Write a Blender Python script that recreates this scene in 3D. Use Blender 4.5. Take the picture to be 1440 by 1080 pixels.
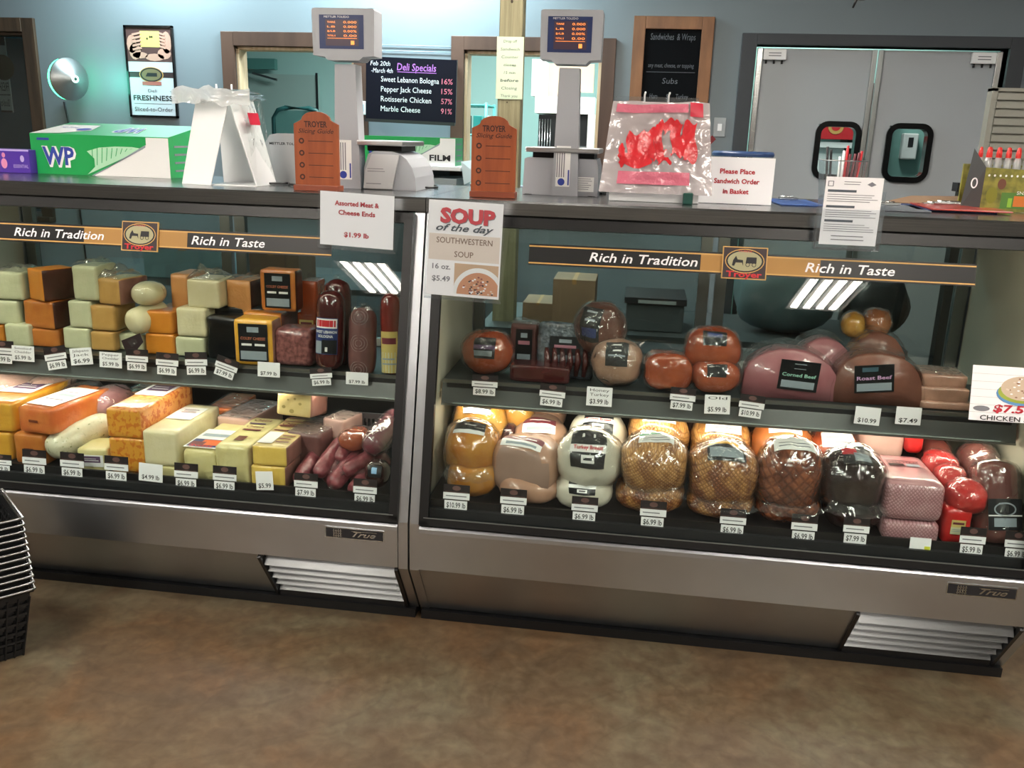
import bpy, bmesh, math, random
from math import sin, cos, pi, radians, sqrt, atan2
from mathutils import Vector, Matrix, noise
random.seed(7)
for o in list(bpy.data.objects): bpy.data.objects.remove(o)
S = bpy.context.scene
C = S.collection
# ---------------------------------------------------------------- camera
CX, CY, CZ, YAW, PIT, ROL, FPX = 0.6307, -2.4319, 1.5405, -0.13296, -0.27099, 0.03113, 1246.5
_F = Vector((sin(YAW)*cos(PIT), cos(YAW)*cos(PIT), sin(PIT)))
_R0 = Vector((cos(YAW), -sin(YAW), 0)); _U0 = _R0.cross(_F)
_R = cos(ROL)*_R0 + sin(ROL)*_U0; _U = -sin(ROL)*_R0 + cos(ROL)*_U0
cam = bpy.data.cameras.new('camera'); camo = bpy.data.objects.new('camera', cam); C.objects.link(camo)
cam.sensor_width = 36; cam.lens = FPX/1440*36; cam.clip_start = .05; cam.clip_end = 60
camo.matrix_world = Matrix(((_R.x, _U.x, -_F.x, CX), (_R.y, _U.y, -_F.y, CY), (_R.z, _U.z, -_F.z, CZ), (0, 0, 0, 1)))
S.camera = camo
# ---------------------------------------------------------------- world, exposure, lamps
S.view_settings.view_transform = 'Standard'; S.view_settings.look = 'None'
S.view_settings.gamma = 1; S.view_settings.use_curve_mapping = False
S.view_settings.exposure = 0.08
w = bpy.data.worlds.new('world'); S.world = w; w.use_nodes = True
w.node_tree.nodes['Background'].inputs[0].default_value = (.5, .52, .55, 1)
w.node_tree.nodes['Background'].inputs[1].default_value = .1
TROFFER_E = 54.0      # shop ceiling fixtures
CASE_E = 18.0          # lamps inside the cases
BACKROOM_W = 120.0
WALLWASH_W = 46.0

def ray(px, py): return _F + _R*((px-720)/FPX) - _U*((py-540)/FPX)
def at(px, py, Y):
    d = ray(px, py); t = (Y-CY)/d.y; return Vector((CX, CY, CZ)) + d*t
def atz(px, py, Z):
    d = ray(px, py); t = (Z-CZ)/d.z; return Vector((CX, CY, CZ)) + d*t
def hexc(h, a=1):
    h = h.lstrip('#'); c = [int(h[i:i+2], 16)/255 for i in (0, 2, 4)]
    return [(v/12.92 if v <= .04045 else ((v+.055)/1.055)**2.4) for v in c] + [a]
# ---------------------------------------------------------------- materials
def mat(name, col, rough=.5, metal=0, col2=None, scale=8, bump=0, bscale=40, coat=0, emit=0, aniso=None, spec=.5, detail=4, lo=.35, hi=.65, crough=.08):
    m = bpy.data.materials.get(name)
    if m: return m
    m = bpy.data.materials.new(name); m.use_nodes = True
    n = m.node_tree.nodes; L = m.node_tree.links; b = n['Principled BSDF']
    c = hexc(col); b.inputs['Base Color'].default_value = c
    b.inputs['Roughness'].default_value = rough; b.inputs['Metallic'].default_value = metal
    b.inputs['Specular IOR Level'].default_value = spec
    b.inputs['Coat Weight'].default_value = coat; b.inputs['Coat Roughness'].default_value = crough
    if emit:
        b.inputs['Emission Color'].default_value = c; b.inputs['Emission Strength'].default_value = emit
    if col2 or bump:
        tc = n.new('ShaderNodeTexCoord'); mp = n.new('ShaderNodeMapping'); L.new(tc.outputs['Object'], mp.inputs[0])
        if aniso: mp.inputs['Scale'].default_value = aniso
    if col2:
        t = n.new('ShaderNodeTexNoise'); t.inputs['Scale'].default_value = scale; t.inputs['Detail'].default_value = detail
        L.new(mp.outputs[0], t.inputs['Vector'])
        r = n.new('ShaderNodeValToRGB'); r.color_ramp.elements[0].position = lo; r.color_ramp.elements[1].position = hi
        r.color_ramp.elements[0].color = c; r.color_ramp.elements[1].color = hexc(col2)
        L.new(t.outputs['Fac'], r.inputs[0]); L.new(r.outputs[0], b.inputs['Base Color'])
    if bump:
        t2 = n.new('ShaderNodeTexNoise'); t2.inputs['Scale'].default_value = bscale; t2.inputs['Detail'].default_value = 3
        L.new(mp.outputs[0], t2.inputs['Vector'])
        bp = n.new('ShaderNodeBump'); bp.inputs['Strength'].default_value = bump; bp.inputs['Distance'].default_value = .01
        L.new(t2.outputs['Fac'], bp.inputs['Height']); L.new(bp.outputs[0], b.inputs['Normal']); L.new(bp.outputs[0], b.inputs['Coat Normal'])
    return m
def film(name, tint='#ffffff', refl=.10, diffuse=0.0, rough=.06, bump=.0, bscale=60, dcol='#ffffff'):
    m = bpy.data.materials.get(name)
    if m: return m
    m = bpy.data.materials.new(name); m.use_nodes = True
    n = m.node_tree.nodes; L = m.node_tree.links; n.clear()
    out = n.new('ShaderNodeOutputMaterial'); tr = n.new('ShaderNodeBsdfTransparent'); tr.inputs[0].default_value = hexc(tint)
    gl = n.new('ShaderNodeBsdfGlossy'); gl.inputs['Roughness'].default_value = rough
    lw = n.new('ShaderNodeLayerWeight'); pw = n.new('ShaderNodeMath'); pw.operation = 'POWER'; pw.inputs[1].default_value = 5; L.new(lw.outputs['Facing'], pw.inputs[0])
    ma = n.new('ShaderNodeMath'); ma.operation = 'MULTIPLY_ADD'; ma.inputs[1].default_value = .8; ma.inputs[2].default_value = refl; ma.use_clamp = True
    L.new(pw.outputs[0], ma.inputs[0])
    mx = n.new('ShaderNodeMixShader'); L.new(ma.outputs[0], mx.inputs[0]); L.new(tr.outputs[0], mx.inputs[1]); L.new(gl.outputs[0], mx.inputs[2])
    last = mx
    if diffuse:
        df = n.new('ShaderNodeBsdfDiffuse'); df.inputs[0].default_value = hexc(dcol)
        m2 = n.new('ShaderNodeMixShader'); m2.inputs[0].default_value = diffuse
        L.new(mx.outputs[0], m2.inputs[1]); L.new(df.outputs[0], m2.inputs[2]); last = m2
    if bump:
        tc = n.new('ShaderNodeTexCoord'); t = n.new('ShaderNodeTexNoise'); t.inputs['Scale'].default_value = bscale; t.noise_type = 'RIDGED_MULTIFRACTAL'; t.inputs['Distortion'].default_value = .8
        L.new(tc.outputs['Object'], t.inputs['Vector']); bp = n.new('ShaderNodeBump'); bp.inputs['Strength'].default_value = bump; bp.inputs['Distance'].default_value = .018
        L.new(t.outputs['Fac'], bp.inputs['Height']); L.new(bp.outputs[0], gl.inputs['Normal']); L.new(bp.outputs[0], lw.inputs['Normal'])
    L.new(last.outputs[0], out.inputs[0])
    return m
def netmat(name, c1, c2, scale=60, rough=.3, coat=.8, strength=.6):
    """meat skin scored by an elastic net: crossing bands of relief and tone"""
    m = mat(name, c1, rough, 0, c2, 22, 0, coat=coat, lo=.42, hi=.58)
    n = m.node_tree.nodes; L = m.node_tree.links; b = n['Principled BSDF']
    tc = n.new('ShaderNodeTexCoord')
    hs = []
    for r in (.75, -.75):
        mp = n.new('ShaderNodeMapping'); mp.inputs['Rotation'].default_value = (0, r, r*.4); L.new(tc.outputs['Object'], mp.inputs[0])
        wv = n.new('ShaderNodeTexWave'); wv.inputs['Scale'].default_value = scale; wv.inputs['Distortion'].default_value = 1.5
        L.new(mp.outputs[0], wv.inputs['Vector']); hs.append(wv)
    mn = n.new('ShaderNodeMath'); mn.operation = 'MINIMUM'; L.new(hs[0].outputs['Fac'], mn.inputs[0]); L.new(hs[1].outputs['Fac'], mn.inputs[1])
    bp = n.new('ShaderNodeBump'); bp.inputs['Strength'].default_value = strength; bp.inputs['Distance'].default_value = .006
    L.new(mn.outputs[0], bp.inputs['Height']); L.new(bp.outputs[0], b.inputs['Normal'])
    src = b.inputs['Base Color'].links[0].from_socket
    mixn = n.new('ShaderNodeMixRGB'); mixn.blend_type = 'MULTIPLY'; mixn.inputs[2].default_value = (.45, .33, .25, 1)
    mr = n.new('ShaderNodeMapRange'); mr.inputs[1].default_value = .0; mr.inputs[2].default_value = .35; mr.inputs[3].default_value = .75; mr.inputs[4].default_value = 0
    L.new(mn.outputs[0], mr.inputs[0]); L.new(mr.outputs[0], mixn.inputs[0]); L.new(src, mixn.inputs[1]); L.new(mixn.outputs[0], b.inputs['Base Color'])
    return m
steel = mat('brushed steel', '#bdbdbf', .36, 1, '#cbcbcc', 3, .03, 30, aniso=(1, 60, 60))
psteel = mat('panel steel', '#b6babf', .33, 1, '#c5c9ce', 2.5, .55, 2.4)
steel_top = mat('counter steel', '#8c8e90', .24, 1, '#9b9c9d', 4, .02, 20, aniso=(1, 30, 60))
chrome = mat('bright metal', '#c0c3c3', .2, 1); slatm = mat('slat metal', '#77797a', .30, 1)
alum = mat('aluminium', '#8d9190', .4, 1)
black = mat('black trim', '#0c0d0f', .38)
blackg = mat('black gloss', '#08090b', .18)
dark = mat('dark liner', '#15171a', .55)
liner = mat('cream liner', '#b9b5a3', .5, bump=.05)
glass = film('case glass', '#eff5f3', .045, rough=.0)
clear = film('clear edge', '#fbfdfc', .0399)
for _l in list(clear.node_tree.links):
    if _l.to_node.type == 'MIX_SHADER' and _l.to_socket == _l.to_node.inputs[0]: clear.node_tree.links.remove(_l)
for _n in clear.node_tree.nodes:
    if _n.type == 'MIX_SHADER': _n.inputs[0].default_value = 0
glassB = film('rear glass', '#c4d0ce', .06, rough=.02)
wrap = film('cling wrap', '#fafbfa', .07, .012, .08, .5, 30)
wrapc = film('crumpled film', '#f8faf9', .075, .022, .08, 1.0, 26)
wrap2 = film('cheese wrap', '#f6f8f7', .16, .05, .07, 1.0, 24)
acryl = film('acrylic', '#f0f4f6', .05, .03, .05)
white = mat('white plastic', '#e9ebec', .35)
paper = mat('paper', '#f2f1f4', .7)
paper_g = mat('greenish paper', '#c2d2b8', .7)
ink = mat('ink', '#1a1a1e', .6)
inkg = mat('grey ink', '#7c7c84', .7)
inkr = mat('red ink', '#b3182c', .6)
brownc = mat('brown card', '#2f2024', .5)
gold = mat('gold print', '#c79c58', .5)
tanp = mat('tan print', '#a57a3c', .5)
cream = mat('cream print', '#e8dcc4', .6)
redp = mat('red print', '#c0222b', .5)
bluep = mat('blue print', '#2b3f9a', .5)
greenp = mat('green print', '#149b4e', .4, coat=.4)
greenl = mat('light green print', '#aedcb9', .4)
purple = mat('purple card', '#4a2a98', .45)
wood = mat('brown stained wood', '#38241a', .5, 0, '#4e372b', 6, .15, 30, aniso=(1, 1, .12))
woodl = mat('pine reveal', '#b59a78', .55, 0, '#c9b294', 8, .1, 30, aniso=(6, 6, .4))
woodd = mat('dark stained wood', '#2c211a', .5, 0, '#4a3a2c', 5, .15, 30, aniso=(4, 4, .3))
post_w = mat('treated pine', '#8c8668', .6, 0, '#716b50', 7, .2, 25, aniso=(7, 7, .35))
boardw = mat('board frame wood', '#6b4429', .5, 0, '#8a5d3a', 5, .12, 30, aniso=(2, 2, .5))
guidew = mat('orange stained wood', '#86401f', .45, 0, '#984d26', 6, .08, 60, aniso=(8, 8, .8))
chalk = mat('chalkboard', '#07090c', .7, spec=.08)
chalkn = mat('navy chalkboard', '#0b0f1c', .4, spec=.15)
scaleg = mat('scale grey plastic', '#a4a7ad', .4)
cardb = mat('cardboard', '#7d634b', .7, 0, '#8a6f55', 5)

# ---------------------------------------------------------------- mesh helper
def link(o, parent=None, loc=None, M=None):
    C.objects.link(o)
    if parent: o.parent = parent
    if M is not None: o.matrix_local = M
    elif loc is not None: o.location = loc
    return o
def tag(o, label=None, cat=None, group=None, kind=None):
    if label: o['label'] = label
    if cat: o['category'] = cat
    if group: o['group'] = group
    if kind: o['kind'] = kind
    return o
def thing(name, label, cat, loc=(0, 0, 0), rz=0, group=None, M=None):
    o = bpy.data.objects.new(name, None); o.empty_display_size = .05; C.objects.link(o)
    if M is not None: o.matrix_world = M
    else: o.location = loc; o.rotation_euler = (0, 0, rz)
    return tag(o, label, cat, group)
_tc = {}
class MB:
    def __init__(s): s.v = []; s.f = []; s.m = []; s.mats = []; s.sm = []
    def mi(s, m):
        if m not in s.mats: s.mats.append(m)
        return s.mats.index(m)
    def add(s, vs, fs, m, smooth=False, M=None):
        b = len(s.v); k = s.mi(m)
        for p in vs: s.v.append(tuple(M @ Vector(p)) if M is not None else tuple(p))
        for f in fs: s.f.append(tuple(b+i for i in f)); s.m.append(k); s.sm.append(smooth)
    def box(s, x0, x1, y0, y1, z0, z1, m, M=None, bev=0):
        if bev > 0:
            bm = bmesh.new(); bmesh.ops.create_cube(bm, size=1)
            for v in bm.verts: v.co = Vector(((x0+x1)/2+v.co.x*(x1-x0), (y0+y1)/2+v.co.y*(y1-y0), (z0+z1)/2+v.co.z*(z1-z0)))
            bmesh.ops.bevel(bm, geom=bm.edges[:], offset=bev, segments=2, affect='EDGES', profile=.5)
            bm.verts.index_update()
            s.add([v.co.copy() for v in bm.verts], [[v.index for v in f.verts] for f in bm.faces], m, False, M); bm.free(); return
        vs = [(x0, y0, z0), (x1, y0, z0), (x1, y1, z0), (x0, y1, z0), (x0, y0, z1), (x1, y0, z1), (x1, y1, z1), (x0, y1, z1)]
        s.add(vs, [(0, 3, 2, 1), (4, 5, 6, 7), (0, 1, 5, 4), (1, 2, 6, 5), (2, 3, 7, 6), (3, 0, 4, 7)], m, False, M)
    def prism(s, pts, y0, y1, m, M=None, axis='y'):
        """outline pts in xz extruded along y (or yz along x with axis='x')"""
        n = len(pts)
        if axis == 'y': vs = [(a, y0, b) for a, b in pts] + [(a, y1, b) for a, b in pts]
        elif axis == 'x': vs = [(y0, a, b) for a, b in pts] + [(y1, a, b) for a, b in pts]
        else: vs = [(a, b, y0) for a, b in pts] + [(a, b, y1) for a, b in pts]
        fs = [tuple(range(n)), tuple(range(2*n-1, n-1, -1))] + [(i, n+i, n+(i+1) % n, (i+1) % n) for i in range(n)]
        s.add(vs, fs, m, False, M)
    def bar(s, p0, p1, w, h, m, up=(0, 0, 1)):
        p0 = Vector(p0); p1 = Vector(p1); d = p1-p0; u = Vector(up); a = d.cross(u).normalized(); b = a.cross(d).normalized()
        vs = [p+a*sx*w/2+b*sy*h/2 for p in (p0, p1) for sx, sy in ((-1, -1), (1, -1), (1, 1), (-1, 1))]
        s.add(vs, [(0, 1, 2, 3), (7, 6, 5, 4), (0, 4, 5, 1), (1, 5, 6, 2), (2, 6, 7, 3), (3, 7, 4, 0)], m)
    def tube(s, pts, r, m, n=8, cap=True):
        pts = [Vector(p) for p in pts]; rs = r if isinstance(r, (list, tuple)) else [r]*len(pts)
        vs = []; ref = None
        for i, p in enumerate(pts):
            d = (pts[min(i+1, len(pts)-1)]-pts[max(i-1, 0)]).normalized()
            if ref is None: ref = Vector((0, 0, 1)) if abs(d.z) < .9 else Vector((1, 0, 0))
            a = d.cross(ref).normalized(); b = d.cross(a).normalized(); ref = -b if False else ref
            for k in range(n): t = 2*pi*k/n; vs.append(p+(a*cos(t)+b*sin(t))*rs[i])
        fs = [(i*n+k, i*n+(k+1) % n, (i+1)*n+(k+1) % n, (i+1)*n+k) for i in range(len(pts)-1) for k in range(n)]
        if cap: fs += [tuple(range(n-1, -1, -1)), tuple((len(pts)-1)*n+k for k in range(n))]
        s.add(vs, fs, m, True)
    def lathe(s, prof, m, n=24, M=None):
        """prof: (r, z) list, revolved about z"""
        vs = [(r*cos(2*pi*k/n), r*sin(2*pi*k/n), z) for r, z in prof for k in range(n)]
        fs = [(i*n+k, i*n+(k+1) % n, (i+1)*n+(k+1) % n, (i+1)*n+k) for i in range(len(prof)-1) for k in range(n)]
        s.add(vs, fs, m, True, M)
    def disc(s, cx, cz, rx, rz, y, m, n=24, M=None, a0=0, a1=2*pi):
        full = abs(a1-a0-2*pi) < .01
        vs = [(cx+rx*cos(a0+(a1-a0)*k/(n if full else n-1)), y, cz+rz*sin(a0+(a1-a0)*k/(n if full else n-1))) for k in range(n)]
        s.add(vs, [tuple(range(n))], m, False, M)
    def ring(s, cx, cz, rx, rz, t, y, m, n=28, M=None):
        vs = []
        for k in range(n):
            a = 2*pi*k/n; vs += [(cx+rx*cos(a), y, cz+rz*sin(a)), (cx+(rx-t)*cos(a), y, cz+(rz-t)*sin(a))]
        s.add(vs, [(2*k, 2*((k+1) % n), 2*((k+1) % n)+1, 2*k+1) for k in range(n)], m, False, M)
    def rect(s, x0, x1, z0, z1, y, m, M=None): s.add([(x0, y, z0), (x1, y, z0), (x1, y, z1), (x0, y, z1)], [(0, 1, 2, 3)], m, False, M)
    def poly(s, pts, y, m, M=None): s.add([(a, y, b) for a, b in pts], [tuple(range(len(pts)))], m, False, M)
    def text(s, t, cx, cz, size, y, m, w=None, bold=0, shear=0, M=None, align='CENTER', mirror=False, flip=False, sx=1):
        """flat lettering facing -y, size = cap height in metres; w = total width to fit"""
        k = (t, bold, shear)
        if k not in _tc:
            cu = bpy.data.curves.new('lettering', 'FONT'); cu.body = t; cu.size = 1; cu.shear = shear; cu.offset = bold; cu.resolution_u = 2
            o = bpy.data.objects.new('lettering', cu); C.objects.link(o)
            bpy.context.view_layer.update()
            me = bpy.data.meshes.new_from_object(o.evaluated_get(bpy.context.evaluated_depsgraph_get()))
            _tc[k] = ([v.co.copy() for v in me.vertices], [tuple(p.vertices) for p in me.polygons])
            bpy.data.objects.remove(o); bpy.data.curves.remove(cu); bpy.data.meshes.remove(me)
        vs, fs = _tc[k]
        if not vs: return
        xs = [v.x for v in vs]; x0, x1 = min(xs), max(xs)
        sc = size/.69; kx = sc*sx if w is None else w/(x1-x0)
        off = (x0+x1)/2 if align == 'CENTER' else x0
        out = []
        for v in vs:
            X = (v.x-off)*kx; Z = (v.y-.345)*sc
            if mirror: X = -X
            if flip: X = -X; Z = -Z
            out.append((cx+X, y, cz+Z))
        s.add(out, fs, m, False, M)
    def grid(s, fn, nu, nv, m, mf=None, closed_u=False, M=None):
        vs = [fn(i/nu, j/nv) for j in range(nv+1) for i in range(nu+(0 if closed_u else 1))]
        W = nu if closed_u else nu+1
        b = len(s.v)
        for p in vs: s.v.append(tuple(M @ Vector(p)) if M is not None else tuple(p))
        for j in range(nv):
            for i in range(nu):
                i2 = (i+1) % W if closed_u else i+1
                s.f.append((b+j*W+i, b+j*W+i2, b+(j+1)*W+i2, b+(j+1)*W+i))
                s.m.append(s.mi(mf((i+.5)/nu, (j+.5)/nv) if mf else m)); s.sm.append(True)
    def build(s, name, parent=None, M=None, loc=None):
        me = bpy.data.meshes.new(name); me.from_pydata(s.v, [], s.f)
        for m in s.mats: me.materials.append(m)
        me.polygons.foreach_set('material_index', s.m); me.polygons.foreach_set('use_smooth', s.sm)
        me.update()
        return link(bpy.data.objects.new(name, me), parent, loc, M)
def one(name, fn, parent=None, **k):
    b = MB(); fn(b); return b.build(name, parent, **k)
def struct(name, b): return tag(b.build(name), kind='structure')
H = 1.36
def gy(z): return (z-.3954)*.2240            # front glass plane: y at height z
GN = Vector((0, -.9758, .2186))               # its outward normal
GU = Vector((0, .2186, .9758))
def atg(px, py, off=.0):
    """point of the front glass plane (moved off outwards) seen at a pixel"""
    P0 = Vector((0, 0, .3954))+GN*off; d = ray(px, py); o = Vector((CX, CY, CZ)); return o+d*((P0-o).dot(GN)/d.dot(GN))
def frameM(o, X, Z):
    X = Vector(X).normalized(); Z = Vector(Z); Z = (Z-X*Z.dot(X)).normalized(); Y = Z.cross(X)
    return Matrix(((X.x, Y.x, Z.x, o[0]), (X.y, Y.y, Z.y, o[1]), (X.z, Y.z, Z.z, o[2]), (0, 0, 0, 1)))
WY = 3.173
# ================================================================ SETTING
fl = bpy.data.materials.new('stained concrete'); fl.use_nodes = True
def _floor(m):
    n = m.node_tree.nodes; L = m.node_tree.links; b = n['Principled BSDF']
    tc = n.new('ShaderNodeTexCoord')
    def noi(sc, det, dist=0):
        t = n.new('ShaderNodeTexNoise'); t.inputs['Scale'].default_value = sc; t.inputs['Detail'].default_value = det; t.inputs['Distortion'].default_value = dist
        L.new(tc.outputs['Object'], t.inputs['Vector']); return t
    def ramp(src, a, b_, ca, cb):
        r = n.new('ShaderNodeValToRGB'); e = r.color_ramp.elements; e[0].position = a; e[1].position = b_; e[0].color = hexc(ca); e[1].color = hexc(cb); L.new(src, r.inputs[0]); return r
    a = noi(2.2, 6, .6); r1 = ramp(a.outputs['Fac'], .40, .60, '#69523b', '#6a614e')
    c = noi(5.5, 5, 1.2); r2 = ramp(c.outputs['Fac'], .42, .68, '#000000', '#ffffff')
    mx = n.new('ShaderNodeMixRGB'); L.new(r2.outputs[0], mx.inputs[0]); L.new(r1.outputs[0], mx.inputs[1]); mx.inputs[2].default_value = hexc('#5c4c3a')
    d = noi(1.3, 8, 2.5); r3 = ramp(d.outputs['Fac'], .47, .5, '#ffffff', '#000000'); r4 = ramp(d.outputs['Fac'], .50, .53, '#000000', '#ffffff')
    mm = n.new('ShaderNodeMath'); mm.operation = 'MAXIMUM'; L.new(r3.outputs[0], mm.inputs[0]); L.new(r4.outputs[0], mm.inputs[1])
    mx2 = n.new('ShaderNodeMixRGB'); mx2.blend_type = 'MULTIPLY'; mx2.inputs[0].default_value = .13; L.new(mx.outputs[0], mx2.inputs[1]); L.new(mm.outputs[0], mx2.inputs[2])
    f = noi(26, 8, .4); r5 = ramp(f.outputs['Fac'], .3, .7, '#d2cdc4', '#ffffff'); mx3 = n.new('ShaderNodeMixRGB'); mx3.blend_type = 'MULTIPLY'; mx3.inputs[0].default_value = 1; L.new(mx2.outputs[0], mx3.inputs[1]); L.new(r5.outputs[0], mx3.inputs[2])
    L.new(mx3.outputs[0], b.inputs['Base Color'])
    g = noi(14, 4); mr = n.new('ShaderNodeMapRange'); mr.inputs[3].default_value = .3; mr.inputs[4].default_value = .48; L.new(g.outputs['Fac'], mr.inputs[0]); L.new(mr.outputs[0], b.inputs['Roughness'])
    b.inputs['Specular IOR Level'].default_value = .45
_floor(fl)
wallp = mat('grey wall paint', '#6f7a80', .6, bump=.03, bscale=120)
teal = mat('teal room paint', '#9cc0bc', .6)
shopw = mat('shop wall', '#aca8a2', .7)
ceilm = mat('ceiling paint', '#b0b0ac', .8)
b = MB(); b.box(-7, 7, -9, 7.2, -.05, 0, fl); struct('floor', b)
b = MB(); b.box(-7, 7, -9, 7.2, 2.9, 2.95, ceilm); struct('ceiling', b)
b = MB(); b.box(-7.1, -7, -9, 7.2, 0, 2.9, shopw); struct('wall_left', b)
b = MB(); b.box(7, 7.1, -9, 7.2, 0, 2.9, shopw); struct('wall_right', b)
b = MB(); b.box(-7, 7, -9.1, -9, 0, 2.9, shopw); struct('wall_front', b)
# back wall with its openings (x0,x1,z0,z1)
ops = [(-3.98, -3.36, .95, 2.10), (-1.93, -1.16, 1.25, 2.04), (-.47, .36, 1.25, 2.04), (1.245, 2.62, 0, 2.10)]
b = MB(); xs = -7
for (x0, x1, z0, z1) in ops:
    b.box(xs, x0, WY, WY+.12, 0, 2.9, wallp)
    b.box(x0, x1, WY, WY+.12, z1, 2.9, wallp)
    if z0 > 0: b.box(x0, x1, WY, WY+.12, 0, z0, wallp)
    xs = x1
b.box(xs, 7, WY, WY+.12, 0, 2.9, wallp); struct('wall_back', b)
b = MB(); b.box(-7, 1.0, 6.6, 6.7, 0, 2.9, teal); b.box(.95, 1.05, WY+.12, 6.6, 0, 2.9, teal); b.box(-6.1, -6.0, WY+.12, 6.6, 0, 2.9, teal); struct('wall_far', b)
def cased(name, x0, x1, z0, z1, cw, m, rev, revm, sill=True):
    r = tag(bpy.data.objects.new(name, None), kind='structure'); C.objects.link(r); r.location = ((x0+x1)/2, WY, z0)
    ox, oz = (x0+x1)/2, z0
    def pc(nm, a0, a1, c0, c1, y0, y1, mm):
        q = MB(); q.box(a0-ox, a1-ox, y0, y1, c0-oz, c1-oz, mm, bev=.003); return q.build(nm, r)
    pc('side_casing', x0-cw, x0, z0-.02, z1+cw, -.025, 0, m); pc('side_casing', x1, x1+cw, z0-.02, z1+cw, -.025, 0, m)
    pc('head_casing', x0, x1, z1, z1+cw, -.03, 0, m)
    if sill: pc('window_sill', x0-cw, x1+cw, z0-.05, z0-.02, -.07, .0, m)
    pc('reveal_board', x0, x0+.02, z0, z1, 0, .12, revm); pc('reveal_board', x1-.02, x1, z0, z1, 0, .12, revm); pc('reveal_board', x0, x1, z1-.02, z1, 0, .12, revm)
    return r, ox, oz
w1, ox, oz = cased('window_1', *ops[0], .085, woodd, 0, woodd)
q = MB(); q.box(-.29, .29, .08, .085, .02, 1.12, glassB); q.build('pane', w1)
w2, ox, oz = cased('window_2', *ops[1], .085, wood, 0, woodl)
w3, ox, oz = cased('window_3', *ops[2], .08, wood, 0, woodl)
# bluish backing in the left window; poster reflection built as a mirrored panel
q = MB(); q.box(-4.6, -3.0, 3.9, 3.95, 0, 2.4, mat('slate blue wall', '#4d7488', .6)); struct('wall_side', q)
p0 = at(-14, 22, 3.88); p1 = at(18, 158, 3.88)
q = MB(); wd, hh = p1.x-p0.x, p0.z-p1.z
q.box(0, wd, 0, .012, 0, hh, paper); q.rect(0, wd, 0, .012, -.001, ink); q.rect(wd*.1, wd, hh*.7, hh*.98, -.001, mat('poster photo brown', '#5b4640', .6, 0, '#8a7a60', 9))
q.rect(wd*.5, wd, hh*.8, hh*.97, -.002, mat('cheese print', '#cfc76a', .6)); q.rect(0, wd, hh*.40, hh*.52, -.001, ink); q.disc(wd*.6, hh*.47, .09, .09, -.002, mat('oval print', '#6c6346', .6))
q.text('FRESH', wd*.5, hh*.27, .06, -.002, ink, mirror=True, w=wd*.85); q.rect(0, wd, hh*.18, hh*.188, -.002, ink); q.text('Sliced-to', wd*.45, hh*.1, .05, -.002, ink, mirror=True, w=wd*.8)
tag(q.build('poster_reflection', loc=(p0.x, 3.88, p1.z)), 'reversed reflection of the poster, built as a panel behind the dark framed window at far left', 'poster')
# ---- double traffic doors
dr = tag(bpy.data.objects.new('door_1', None), kind='structure'); C.objects.link(dr); dr.location = (1.93, WY, 0)
dgrey = mat('dark grey door frame', '#2e3338', .5); dpan = mat('light grey door skin', '#a0a6aa', .42, bump=.03)
for nm, a in (('door_jamb', (-.77, -.685, -.03, .12, 0, 2.16)), ('door_jamb', (.69, .775, -.03, .12, 0, 2.16)), ('door_head', (-.685, .69, -.03, .12, 2.10, 2.16))):
    q = MB(); q.box(*a[:4], a[4], a[5], dgrey, bev=.003); q.build(nm, dr)
for k, (xa, xb, wx) in enumerate(((-.66, -.012, -.165), (.012, .655, .235))):
    lf = MB(); wz0, wz1 = 1.37, 1.675; ww = .115; X0, X1 = wx-ww, wx+ww
    lf.box(xa, X0, .03, .07, .02, 2.085, dpan); lf.box(X1, xb, .03, .07, .02, 2.085, dpan)
    lf.box(X0, X1, .03, .07, .02, wz0, dpan); lf.box(X0, X1, .03, .07, wz1, 2.085, dpan)
    L_ = lf.build('door_leaf', dr)
    g = MB(); out = []; inn = []
    for c in range(4):
        cxx = (X1-.055, X0+.055, X0+.055, X1-.055)[c]; czz = (wz1-.055, wz1-.055, wz0+.055, wz0+.055)[c]
        for j in range(7):
            a = pi/2*c+pi/2*j/6; out.append((cxx+.07*cos(a), czz+.07*sin(a))); inn.append((cxx+.038*cos(a), czz+.038*sin(a)))
    n_ = len(out); vs = [(x, .012, z) for x, z in out]+[(x, .012, z) for x, z in inn]+[(x, .08, z) for x, z in out]+[(x, .08, z) for x, z in inn]
    fs = []
    for i in range(n_):
        j = (i+1) % n_; fs += [(i, j, n_+j, n_+i), (i, 2*n_+i, 2*n_+j, j), (n_+i, n_+j, 3*n_+j, 3*n_+i)]
    g.add(vs, fs, blackg); g.build('window_gasket', L_)
    g = MB(); g.poly([(x, z) for x, z in inn], .05, glassB); g.build('window_pane', L_)
    g = MB(); sgn = 1 if k else -1
    g.box(xb-.02 if not k else xa-.008, xb+.008 if not k else xa+.02, .015, .03, .02, 2.085, alum, bev=.003); g.build('edge_strip', L_)
    g = MB(); hx = xa+.005 if not k else xb-.005; g.box(hx-.02 if not k else hx-.012, hx+.012 if not k else hx+.02, .01, .03, .02, 2.085, chrome, bev=.003); g.build('jamb_strip', L_)
    g = MB(); hx0 = xa+.02 if not k else xb-.15; g.box(hx0, hx0+.13, 0, .03, 2.02, 2.08, white, bev=.004)
    for j in range(3): g.tube([(hx0+.02+.045*j, .02, 2.0), (hx0+.02+.045*j, .02, 2.02)], .006, ink, 6)
    g.rect(hx0+.03, hx0+.1, 2.04, 2.045, -.001, inkg); g.rect(hx0+.03, hx0+.1, 2.055, 2.06, -.001, inkg); g.build('top_hinge', L_)
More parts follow.
